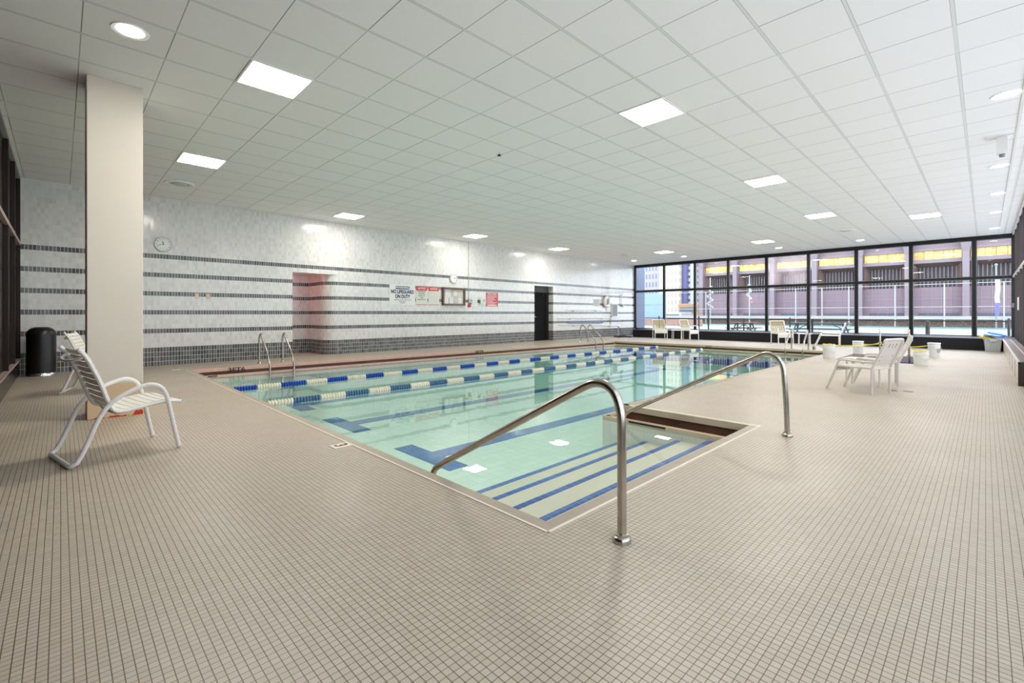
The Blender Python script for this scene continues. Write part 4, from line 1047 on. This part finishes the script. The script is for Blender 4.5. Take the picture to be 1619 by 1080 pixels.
tape((-1.41, 16.05, 0.25), (-1.03, 13.55, 0.31), 'yellow caution tape from the right spa rail to the near right bucket', 0.03, ring=[((-0.985, 13.42), 0.118, 0.31)])

# anchor post by the far ladder
t = thing('deck_anchor', 'small steel anchor socket on the deck right of the far ladder', 'anchor', (-3.72, 16.76, 0))
bm = new(); lathe(bm, [(0.05, 0), (0.05, 0.09), (0.03, 0.10), (0.018, 0.15), (0.018, 0.19)], 16); obj('socket', bm, M_STEEL, t)

# hose in the far left corner
t = thing('garden_hose', 'dark hose looped from a short standpipe and coiled on the deck in the far corner', 'hose', (-12.1, 19.2, 0))
pts = []
for k in range(150):
    a = k * 0.28; r_ = 0.18 + 0.20 * ((k * 7) % 40) / 40 + 0.0006 * k
    pts.append((r_ * math.cos(a) * 1.1, r_ * math.sin(a), 0.016 + 0.06 * ((k * 3) % 50) / 50))
bm = new(); tube(bm, smooth_path(pts[::2], 2), 0.013, 6); obj('coil', bm, mat('hose_dark', rgb(40, 42, 62), 0.5), t)
bm = new(); tube(bm, smooth_path([(-0.45, 0.35, 0.45), (-0.42, 0.32, 0.47), (-0.36, 0.30, 0.40), (-0.22, 0.26, 0.2), (-0.05, 0.22, 0.08), (0.15, 0.2, 0.04)], 6), 0.013, 6); obj('lead', bm, mat('hose_dark', rgb(40, 42, 62)), t)
bm = new(); tube(bm, fillet([(-0.50, 0.36, 0.0), (-0.50, 0.36, 0.48), (-0.44, 0.34, 0.48), (-0.44, 0.34, 0.02)], 0.04, 5), 0.012, 8); obj('standpipe', bm, mat('conduit_grey', rgb(176, 176, 174)), t)

# tote with kickboards in the right corner
t = thing('storage_tote', 'grey plastic storage tote in the right far corner', 'tote', (0.145, 19.60, 0), 0.05); t.scale = (0.74, 0.95, 1.0)
def taper(bm, a, b, h0, h1, th=0.0):
    lo = [bm.verts.new((sx * a[0] / 2, sy * a[1] / 2, h0)) for sx, sy in ((-1, -1), (1, -1), (1, 1), (-1, 1))]
    hi = [bm.verts.new((sx * b[0] / 2, sy * b[1] / 2, h1)) for sx, sy in ((-1, -1), (1, -1), (1, 1), (-1, 1))]
    bm.faces.new(lo[::-1])
    for i in range(4): bm.faces.new([lo[i], lo[(i + 1) % 4], hi[(i + 1) % 4], hi[i]])
    return hi
bm = new(); taper(bm, (0.40, 0.36), (0.48, 0.42), 0.0, 0.37)
for k in range(-2, 3): box(bm, (k * 0.075 - 0.012, -0.206, 0.04), (k * 0.075 + 0.012, -0.190, 0.30))
obj('tub', bm, mat('tote_grey', rgb(182, 188, 192), 0.35), t, smooth=False)
bm = new()
for a, b in (((-0.26, -0.23), (0.26, -0.205)), ((-0.26, 0.205), (0.26, 0.23)), ((-0.26, -0.23), (-0.235, 0.23)), ((0.235, -0.23), (0.26, 0.23))): box(bm, (a[0], a[1], 0.345), (b[0], b[1], 0.375), bev=0.004)
obj('rim', bm, mat('tote_grey', rgb(182, 188, 192)), t, smooth=False)
bm = new(); box(bm, (-0.10, -0.25, 0.30), (0.10, -0.22, 0.345), bev=0.006); obj('handle', bm, mat('tote_grey', rgb(182, 188, 192)), t, smooth=False)
def board(name, lab, loc, rot, sx, sy, m):
    b = new(); pts = [(-sx / 2, -sy / 2), (sx / 2, -sy / 2), (sx / 2, sy * 0.2), (sx * 0.25, sy / 2), (-sx * 0.25, sy / 2), (-sx / 2, sy * 0.2)]
    prism(b, pts, -0.015, 0.015)
    o = obj(name, b, m, smooth=False); o.location = loc; o.rotation_euler = rot
    return tag(o, lab, 'kickboard', 'foam swim boards on the tote')
board('kickboard', 'bright blue kickboard on top of the grey tote', (0.21, 19.62, 0.525), (math.radians(8), math.radians(9), 0.4), 0.32, 0.40, mat('foam_blue', rgb(34, 128, 226), 0.6))
board('kickboard', 'pale violet blue kickboard under the bright blue one on the tote', (0.14, 19.58, 0.462), (math.radians(4), math.radians(10), 0.7), 0.34, 0.38, mat('foam_violet', rgb(88, 120, 220), 0.6))
board('kickboard', 'yellow kickboard at the left end of the grey tote', (0.05, 19.58, 0.412), (math.radians(2), math.radians(8), -0.3), 0.30, 0.32, mat('foam_yellow', rgb(214, 190, 40), 0.6))

# heating bench along the right windows
t = thing('convector_bench', 'long low heater bench with a dark grille top along the right windows', 'heater', (0, 0, 0))
bm = new(); box(bm, (0.362, 10.60, 0.0), (0.60, 19.88, 0.345)); obj('body', bm, mat('bench_beige', rgb(206, 196, 184), 0.3), t, smooth=False)
bm = new(); box(bm, (0.352, 10.585, 0.0), (0.60, 10.615, 0.372)); obj('end_panel', bm, mat('bench_brown', rgb(64, 54, 44), 0.4), t, smooth=False)
bm = new(); box(bm, (0.352, 10.59, 0.345), (0.62, 19.88, 0.362)); obj('top', bm, small_tile_mat('bench_top', rgb(92, 76, 70), rgb(126, 108, 100), rgb(150, 140, 134), 0.1, 0.1, 0.3), t, smooth=False)
bm = new(); box(bm, (0.347, 10.585, 0.335), (0.372, 19.88, 0.374)); box(bm, (0.50, 10.6, 0.362), (0.512, 19.88, 0.369)); obj('edge_strip', bm, mat('pale_metal', rgb(208, 204, 202)), t, smooth=False)
for k in range(7):
    y = 11.9 + 1.3 * k
    bm = new(); box(bm, (0.3585, y - 0.006, 0.02), (0.3625, y + 0.006, 0.33)); obj('panel_joint', bm, mat('dark_grey_frame', rgb(46, 46, 46)), t, smooth=False)
# notice stuck on the right mullion and a lock box on the corner frame
t = thing('paper_notice', 'white paper notice taped to the right window mullions', 'notice', (XR - 0.055, 18.1, 1.38), 0, 'white paper notices')
bm = new(); box(bm, (0, -0.35, -0.17), (0.006, 0.35, 0.17)); obj('sheet', bm, M_PAPER, t, smooth=False)
t = thing('door_contact', 'small grey box on the black corner post of the far windows', 'box', (0.60, YB - 0.07, 1.38))
bm = new(); box(bm, (-0.03, -0.03, -0.07), (0.04, 0.02, 0.07)); obj('case', bm, mat('contact_grey', rgb(110, 110, 104), 0.5), t, smooth=False)

# ------------------------------------------------------------------ outside
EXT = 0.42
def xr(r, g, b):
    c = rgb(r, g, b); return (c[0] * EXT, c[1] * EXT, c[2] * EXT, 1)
bm = new(); box(bm, (-60, YB + 0.1, -0.3), (40, 120, -0.02))
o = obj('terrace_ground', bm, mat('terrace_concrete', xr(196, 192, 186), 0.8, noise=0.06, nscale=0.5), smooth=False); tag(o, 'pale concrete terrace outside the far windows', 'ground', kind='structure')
def court_mat():
    m = bpy.data.materials.new('court_paint'); m.use_nodes = True
    h = NT(m); p = m.node_tree.nodes['Principled BSDF']
    tc = h.node('ShaderNodeTexCoord'); sep = h.node('ShaderNodeSeparateXYZ'); h.link(tc.outputs['Object'], sep.inputs[0])
    n = h.node('ShaderNodeTexNoise'); n.inputs['Scale'].default_value = 0.3; h.link(tc.outputs['Object'], n.inputs['Vector'])
    y = sep.outputs[1]
    inn = h.math('MULTIPLY', h.math('GREATER_THAN', y, 29.0), h.math('LESS_THAN', y, 46.0))
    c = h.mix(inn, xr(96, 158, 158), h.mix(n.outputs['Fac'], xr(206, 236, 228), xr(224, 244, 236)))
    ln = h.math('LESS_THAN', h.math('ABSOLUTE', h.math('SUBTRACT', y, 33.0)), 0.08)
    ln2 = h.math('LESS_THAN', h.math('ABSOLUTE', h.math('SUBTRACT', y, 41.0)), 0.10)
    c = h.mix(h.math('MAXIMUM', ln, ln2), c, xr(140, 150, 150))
    h.link(c, p.inputs['Base Color']); p.inputs['Roughness'].default_value = 0.7
    return m
bm = new(); box(bm, (-45, 27.9, -0.02), (25, 51.5, 0.0))
o = obj('tennis_court', bm, court_mat(), smooth=False); tag(o, 'pale turquoise tennis court outside the far windows', 'court', kind='structure')
# low chain link fence close to the windows
t = thing('low_fence', 'low black chain link fence just outside the far windows', 'fence', (0, 24.0, 0))
m_f = mat('fence_dark', xr(44, 46, 50), 0.5); m_fg = mat('fence_green', xr(20, 74, 68), 0.5)
bm = new(); tube(bm, [(-15.5, 0, 0.90), (-5.7, 0, 0.845), (0.62, 0, 0.845)], 0.022, 8); obj('top_rail', bm, m_f, t)
bm = new(); tube(bm, [(-15.5, 0, 0.10), (0.62, 0, 0.10)], 0.012, 8); obj('bottom_rail', bm, m_f, t)
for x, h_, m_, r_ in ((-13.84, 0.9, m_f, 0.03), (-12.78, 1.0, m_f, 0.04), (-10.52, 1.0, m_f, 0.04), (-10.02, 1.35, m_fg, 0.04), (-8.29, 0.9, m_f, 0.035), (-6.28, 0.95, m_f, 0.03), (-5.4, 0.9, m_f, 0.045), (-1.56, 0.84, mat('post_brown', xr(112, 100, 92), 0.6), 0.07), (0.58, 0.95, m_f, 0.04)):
    bm = new(); lathe(bm, [(r_, -0.02), (r_, h_ - 0.02), (r_ * 0.6, h_)], 12, c=(x, 0, 0)); obj('post', bm, m_, t)
bm = new()
sp_ = 0.075; hgt = 0.74; wv = 0.0022
x = -15.4
while x < 0.6:
    for s in (-1, 1):
        x0 = x if s > 0 else x + hgt
        a = Vector((x0, 0, 0.10)); b = Vector((x0 + s * hgt, 0, 0.10 + hgt))
        if b.x < 0.62 and b.x > -15.5: tube(bm, [a, b], wv, 3)
    x += sp_
obj('chain_link', bm, mat('wire_dark', xr(90, 94, 98), 0.5), t, smooth=False, kind='stuff')
# tall fence at the far end of the court
t = thing('tall_fence', 'tall pale fence of slim posts at the far side of the tennis court', 'fence', (0, 52.0, 0))
m_p = mat('fence_white', xr(226, 222, 220), 0.5)
for x in (-22, -17.4, -13.1, -10.9, -8.8, -5.5, -2.36, 1.0, 4.4):
    bm = new(); tube(bm, [(x, 0, 0), (x, 0, 3.6)], 0.05, 8); obj('post', bm, m_p, t)
for z, r_ in ((3.55, 0.03), (1.66, 0.03)):
    bm = new(); tube(bm, [(-30, 0, z), (8, 0, z)], r_, 6); obj('rail', bm, m_p, t)
bm = new(); box(bm, (-30, 52.6, 0.62), (8, 52.9, 0.90)); 
o = obj('guard_rail', bm, mat('rail_white', xr(232, 222, 214), 0.5), smooth=False); tag(o, 'white horizontal guard rail beyond the tennis court', 'rail')
bm = new(); box(bm, (-30, 53.0, -0.02), (8, 53.3, 0.62)); 
o = obj('low_hedge', bm, mat('hedge_brown', xr(140, 116, 100), 0.9, noise=0.5, nscale=6), smooth=False); tag(o, 'low brown brick curb along the far end of the court', 'curb')
# picnic tables
def picnic(loc, rotz, L, lab, mt, ml, tz=0.64, sz=0.36, splay=0.22):
    t = thing('picnic_table', lab, 'table', loc, rotz, 'picnic tables outside')
    bm = new(); box(bm, (-L / 2, -0.35, tz - 0.05), (L / 2, 0.35, tz), bev=0.01); obj('tabletop', bm, mt, t, smooth=False)
    for s in (-1, 1):
        bm = new(); box(bm, (-L / 2 - 0.1, s * 0.72 - 0.13, sz - 0.045), (L / 2 + 0.1, s * 0.72 + 0.13, sz), bev=0.01); obj('bench', bm, mt, t, smooth=False)
        x = s * (L / 2 - 0.22)
        for q in (-1, 1):
            bm = new(); tube(bm, [(x + s * splay * 0.5, q * 0.55, -0.02), (x - s * splay * 0.2, q * 0.14, tz - 0.05)], 0.045, 4); obj('leg', bm, ml, t, smooth=False)
        bm = new(); box(bm, (x - 0.04, -0.75, sz - 0.10), (x + 0.04, 0.75, sz - 0.045)); obj('cross_bar', bm, ml, t, smooth=False)
        bm = new(); tube(bm, [(x, 0, sz - 0.06), (x - s * 0.55, 0, tz - 0.06)], 0.02, 6); obj('brace', bm, ml, t)
    return t
picnic((-9.32, 27.0, 0), 0.05, 1.25, 'brown wooden picnic table outside the fourth window bay', mat('picnic_brown', xr(142, 92, 66), 0.6, noise=0.2), mat('picnic_dark', xr(72, 66, 62), 0.6))
picnic((-5.75, 27.0, 0), 0.0, 2.5, 'long grey green picnic table outside the middle window bays', mat('picnic_green', xr(66, 94, 98), 0.5), mat('picnic_green_leg', xr(92, 112, 116), 0.5), 0.66, 0.38)
# flag and decorated masts
t = thing('flag_pole', 'pole with a white and violet banner outside the last window bay', 'flag', (0.56, 50.0, 0))
bm = new(); tube(bm, [(0, 0, 0), (0, 0, 4.7)], 0.05, 8); lathe(bm, [(0.09, 4.7), (0.1, 4.78), (0.02, 4.85)], 10); obj('pole', bm, mat('pole_grey', xr(176, 184, 184), 0.4), t)
bm = new(); ribbon(bm, [(0.06, -0.06, 3.65), (0.10, -0.08, 3.0), (0.04, -0.06, 2.3), (0.08, -0.07, 1.9)], 0.27, up=(1, 0.1, 0), th=0.02); obj('banner', bm, mat('banner_white', xr(236, 224, 232), 0.6), t, smooth=False)
bm = new(); ribbon(bm, [(0.08, -0.07, 1.9), (0.04, -0.06, 1.4), (0.06, -0.06, 0.95)], 0.22, up=(1, 0.1, 0), th=0.02); obj('banner', bm, mat('banner_violet', xr(150, 140, 226), 0.6), t, smooth=False, label='violet lower end of the banner')
for x, z0, z1, lab in ((-20.67, 1.75, 4.2, 'white decorated mast outside the third window bay'), (-16.72, 2.6, 4.2, 'white decorated mast outside the fourth window bay')):
    t = thing('banner_mast', lab, 'mast', (x, 50.0, 0), 0, 'white decorated masts')
    bm = new(); tube(bm, [(0, 0, 0), (0, 0, 5.0)], 0.05, 8); obj('pole', bm, m_p, t)
    bm = new()
    for k in range(int((z1 - z0) / 0.14)):
        z = z0 + k * 0.14; a = k * 1.1; q = 0.28 if x < -20 else 0.16
        box(bm, (q * math.cos(a) - 0.10, -0.1 + 0.05 * math.sin(a), z), (q * math.cos(a) + 0.10, 0.05, z + 0.10))
    obj('ornament', bm, mat('ornament_white', xr(240, 238, 240), 0.5), t, smooth=False, kind='stuff')

# big hall across the street
FY = 60.0
hall = thing('office_building', 'large purple brown building with a gold window band across the court', 'building', (0, FY, 0))
m_pl = mat('hall_violet', xr(178, 150, 160), 0.7, noise=0.06, nscale=0.4); m_col = mat('hall_column', xr(178, 158, 166), 0.6); m_so = mat('hall_soffit', xr(172, 146, 150), 0.7)
m_rib = mat('hall_rib', xr(132, 116, 120), 0.6); m_rec = mat('hall_recess', xr(168, 134, 124), 0.7)
m_dk = mat('hall_window', xr(110, 120, 132), 0.25)
def sun_lift(r, g, b):  # lighter than other outside colours: reflected sun put into the gold
    c = rgb(r, g, b); return (c[0] * 0.72, c[1] * 0.72, c[2] * 0.72, 1)
def gold_mat():
    m = bpy.data.materials.new('gold_glass'); m.use_nodes = True
    h = NT(m); p = m.node_tree.nodes['Principled BSDF']
    tc = h.node('ShaderNodeTexCoord'); sep = h.node('ShaderNodeSeparateXYZ'); h.link(tc.outputs['Object'], sep.inputs[0])
    v = h.node('ShaderNodeTexNoise'); v.inputs['Scale'].default_value = 0.9; v.inputs['Detail'].default_value = 5; v.inputs['Distortion'].default_value = 1.2  # noise paints the reflection patterns on the gold glass
    h.link(tc.outputs['Object'], v.inputs['Vector'])
    vr = h.node('ShaderNodeMapRange'); setin(vr, From_Min=0.38, From_Max=0.60); h.link(v.outputs['Fac'], vr.inputs['Value'])
    f = line_mask(h, h.math('FRACT', h.math('DIVIDE', sep.outputs[0], 0.70)), 0.05)
    gcol = h.mix(vr.outputs[0], sun_lift(248, 160, 84), sun_lift(255, 222, 124))
    c = h.mix(f, gcol, xr(150, 110, 70))
    h.link(c, p.inputs['Base Color']); p.inputs['Roughness'].default_value = 0.3; p.inputs['Metallic'].default_value = 0.0
    return m
m_gold = gold_mat()
colx = [-25.9, -21.7, -17.5, -13.25, -9.2, -5.35, -1.25, 2.85, 7.0]
for i in range(len(colx) - 1):
    x0, x1 = colx[i] + 0.3, colx[i + 1] - 0.3
    bm = new(); box(bm, (x0 - .35, 0.5, 7.40), (x1 + .35, 3.0, 8.6)); obj('cornice', bm, m_so, hall, smooth=False)
    bm = new(); box(bm, (x0 - .35, 0.35, 7.20), (x1 + .35, 0.8, 7.42)); obj('beam', bm, m_col, hall, smooth=False)
    bm = new(); box(bm, (x0, 0.55, 6.36), (x1, 0.75, 7.22)); obj('window_band', bm, m_gold, hall, smooth=False, label='gold glazed window band with sun reflections put into its colour')
    bm = new(); box(bm, (x0 - .35, 0.35, 6.02), (x1 + .35, 0.8, 6.37)); obj('beam', bm, m_col, hall, smooth=False)
    bm = new(); quad(bm, [(x0, 0.4, 6.05), (x1, 0.4, 6.05), (x1 - 0.35, 1.6, 5.70), (x0 + 0.35, 1.6, 5.70)]); quad(bm, [(x0, 0.4, 6.05), (x0 + 0.35, 1.6, 5.7), (x0 + 0.35, 1.6, 3.7), (x0, 0.4, 3.7)]); quad(bm, [(x1, 0.4, 6.05), (x1 - 0.35, 1.6, 5.7), (x1 - 0.35, 1.6, 3.7), (x1, 0.4, 3.7)]); obj('recess', bm, m_rec, hall, smooth=False)
    bm = new(); quad(bm, [(x0, 1.8, 3.6), (x1, 1.8, 3.6), (x1, 1.8, 5.8), (x0, 1.8, 5.8)])
    k = x0 + 0.45
    while k < x1 - 0.4: box(bm, (k, 1.55, 3.6), (k + 0.10, 1.8, 5.8), 1); k += 0.29
    obj('louver_screen', bm, [m_rib, mat('hall_fin', xr(176, 160, 164), 0.6)], hall, smooth=False)
    bm = new(); quad(bm, [(x0 - .3, 0.6, 0), (x1 + .3, 0.6, 0), (x1 + .3, 0.6, 3.66), (x0 - .3, 0.6, 3.66)]); quad(bm, [(x0 - .3, 0.6, 3.66), (x1 + .3, 0.6, 3.66), (x1 + .3, 1.8, 3.66), (x0 - .3, 1.8, 3.66)]); obj('wall_panel', bm, m_pl, hall, smooth=False)
    bm = new()
    for q in (0.2, 0.4, 0.6, 0.8): box(bm, (x0 + (x1 - x0) * q - 0.025, 0.56, 0.0), (x0 + (x1 - x0) * q + 0.025, 0.60, 3.6))
    for z in (1.35, 2.5): box(bm, (x0, 0.57, z), (x1, 0.60, z + 0.05))
    obj('panel_seam', bm, mat('hall_seam', xr(196, 178, 186), 0.6), hall, smooth=False)
    for q in range(4):
        a = x0 + 0.45 + q * 0.74
        bm = new(); box(bm, (a, 0.52, 0.45), (a + 0.62, 0.60, 1.15)); obj('window', bm, m_dk, hall, smooth=False)
for x in colx:
    bm = new()
    box(bm, (x - 0.24, -0.3, 0), (x + 0.24, 0.6, 6.9)); prism(bm, [(x - 0.24, -0.3), (x + 0.24, -0.3), (x + 0.24, 0.6), (x - 0.24, 0.6)], 6.9, 6.91)
    hi = [(x - 0.42, -0.5, 8.1), (x + 0.42, -0.5, 8.1), (x + 0.42, 0.6, 8.1), (x - 0.42, 0.6, 8.1)]; lo = [(x - 0.24, -0.3, 6.9), (x + 0.24, -0.3, 6.9), (x + 0.24, 0.6, 6.9), (x - 0.24, 0.6, 6.9)]
    for a in range(4): quad(bm, [lo[a], lo[(a + 1) % 4], hi[(a + 1) % 4], hi[a]])
    quad(bm, hi); box(bm, (x - 0.42, -0.5, 8.1), (x + 0.42, 0.6, 8.6))
    obj('column', bm, m_col, hall, smooth=False)
bm = new(); box(bm, (-26.5, 3.0, 0), (8, 14, 14.0)); box(bm, (-26.3, 1.0, 8.6), (8, 3.0, 14)); obj('upper_block', bm, m_so, hall, smooth=False)

# towers to the left
def grid_mat(name, wall, glass, tx, tz, fx, fz):
    m = bpy.data.materials.new(name); m.use_nodes = True
    h = NT(m); p = m.node_tree.nodes['Principled BSDF']
    tc = h.node('ShaderNodeTexCoord'); sep = h.node('ShaderNodeSeparateXYZ'); h.link(tc.outputs['Object'], sep.inputs[0])
    a = h.math('FRACT', h.math('DIVIDE', h.math('ADD', sep.outputs[0], sep.outputs[1]), tx)); b = h.math('FRACT', h.math('DIVIDE', sep.outputs[2], tz))
    g = h.math('MULTIPLY', h.math('LESS_THAN', a, fx), h.math('LESS_THAN', b, fz))
    h.link(h.mix(g, wall, glass), p.inputs['Base Color']); p.inputs['Roughness'].default_value = 0.5
    return m
TW = [('tower', 'grey violet glass tower far left beyond the court', -53.5, -47.9, 90, 34, grid_mat('tower_violet', xr(196, 190, 206), xr(142, 138, 164), 0.75, 1.7, 0.5, 0.62)),
      ('tower', 'cream stone tower beside the violet glass tower', -47.9, -43.4, 90, 30, grid_mat('tower_cream', xr(252, 240, 214), xr(206, 190, 170), 0.8, 1.5, 0.4, 0.6)),
      ('tower', 'narrow blue tower strip right of the cream tower', -43.4, -42.5, 91, 40, mat('tower_blue', xr(122, 122, 178), 0.5)),
      ('tower', 'white tower with a column of small dark windows', -42.5, -41.2, 92, 40, grid_mat('tower_white', xr(244, 242, 240), xr(110, 110, 120), 1.3, 1.2, 0.35, 0.45)),
      ('tower', 'mottled grey tower next to the purple brown building', -41.2, -37.2, 94, 42, grid_mat('tower_grey', xr(150, 142, 150), xr(226, 220, 220), 1.4, 2.0, 0.35, 0.4))]
for nm, lab, x0, x1, y, h_, m_ in TW:
    t = thing(nm, lab, 'building', (0, 0, 0), 0, 'towers far beyond the court')
    bm = new(); box(bm, (x0, y, 0), (x1, y + 8, h_)); obj('facade', bm, m_, t, smooth=False)
    bm = new(); box(bm, (x0 + .3, y + .5, h_), (x1 - .3, y + 7, h_ + 1.2)); obj('roof_block', bm, mat('roof_grey', xr(150, 150, 152), 0.7), t, smooth=False)
bm = new(); box(bm, (-29.5, 41.0, 0.0), (-21.2, 41.2, 3.05)); box(bm, (-29.5, 40.97, 2.0), (-21.2, 41.0, 2.04))
o = obj('windscreen', bm, mat('screen_blue', xr(170, 196, 232), 0.6), smooth=False); tag(o, 'light blue windscreen panel at the left of the tennis court', 'screen')
bm = new(); box(bm, (-29.5, 40.4, 0.0), (-17.5, 40.7, 0.62))
o = obj('brick_wall', bm, mat('brick_pink', xr(206, 160, 140), 0.8, noise=0.15, nscale=3), smooth=False); tag(o, 'low pinkish wall below the light blue windscreen', 'wall', kind='thing')
bm = new(); box(bm, (-15.2, YB + 0.1, -0.1), (-13.1, 23.0, 5.0))
o = obj('wall_outer', bm, mat('wing_slate', xr(140, 150, 180), 0.6), smooth=False); tag(o, 'slate blue outer wing wall outside the first window bay', 'wall', kind='structure')
# low street buildings and vans between towers and court
for x, y, w_, h_, c_, lab in ((-30.5, 66, 3.2, 2.6, xr(224, 172, 120), 'orange brown low building beyond the court, right of the cream tower'), (-27.5, 55, 2.4, 1.3, xr(236, 234, 232), 'white parked van beyond the court')):
    t = thing('low_building' if h_ > 2 else 'van', lab, 'building' if h_ > 2 else 'van', (x, y, 0))
    bm = new(); box(bm, (-w_ / 2, 0, 0), (w_ / 2, 3, h_), bev=0.1); obj('body', bm, mat('low_%d' % int(-x), c_, 0.6), t, smooth=False)
    bm = new(); box(bm, (-w_ / 2 + 0.3, -0.02, h_ * 0.5), (w_ / 2 - 0.3, 0.02, h_ * 0.8)); obj('window', bm, m_dk, t, smooth=False)

# ------------------------------------------------------------------ light, world, camera
w = bpy.data.worlds.new('sky'); SC.world = w; w.use_nodes = True
bg = w.node_tree.nodes['Background']; bg.inputs[0].default_value = (0.79, 0.89, 1.0, 1); bg.inputs[1].default_value = 3.4

cam = bpy.data.cameras.new('camera'); co = bpy.data.objects.new('camera', cam); C.objects.link(co)
cam.sensor_width = 36; cam.lens = 731 / 1619 * 36; cam.shift_y = -(540 - 496.4) / 1619
cam.clip_start = 0.02; cam.clip_end = 500
yaw = math.atan2(748.5, 731)
co.matrix_world = Matrix.Translation((0, 0, 1.125)) @ Matrix.Rotation(yaw, 4, 'Z') @ Matrix.Rotation(PI / 2, 4, 'X') @ Matrix.Rotation(-0.0012, 4, 'Z')
SC.camera = co
SC.view_settings.view_transform = 'Standard'; SC.view_settings.look = 'None'
SC.view_settings.exposure = 0.88; SC.view_settings.gamma = 1.0
SC.view_settings.use_curve_mapping = False
SC.cycles.use_denoising = True
SC.cycles.max_bounces = 10; SC.cycles.diffuse_bounces = 8; SC.cycles.glossy_bounces = 5; SC.cycles.transparent_max_bounces = 16
SC.cycles.caustics_reflective = False; SC.cycles.caustics_refractive = False
SC.cycles.sample_clamp_indirect = 6.0
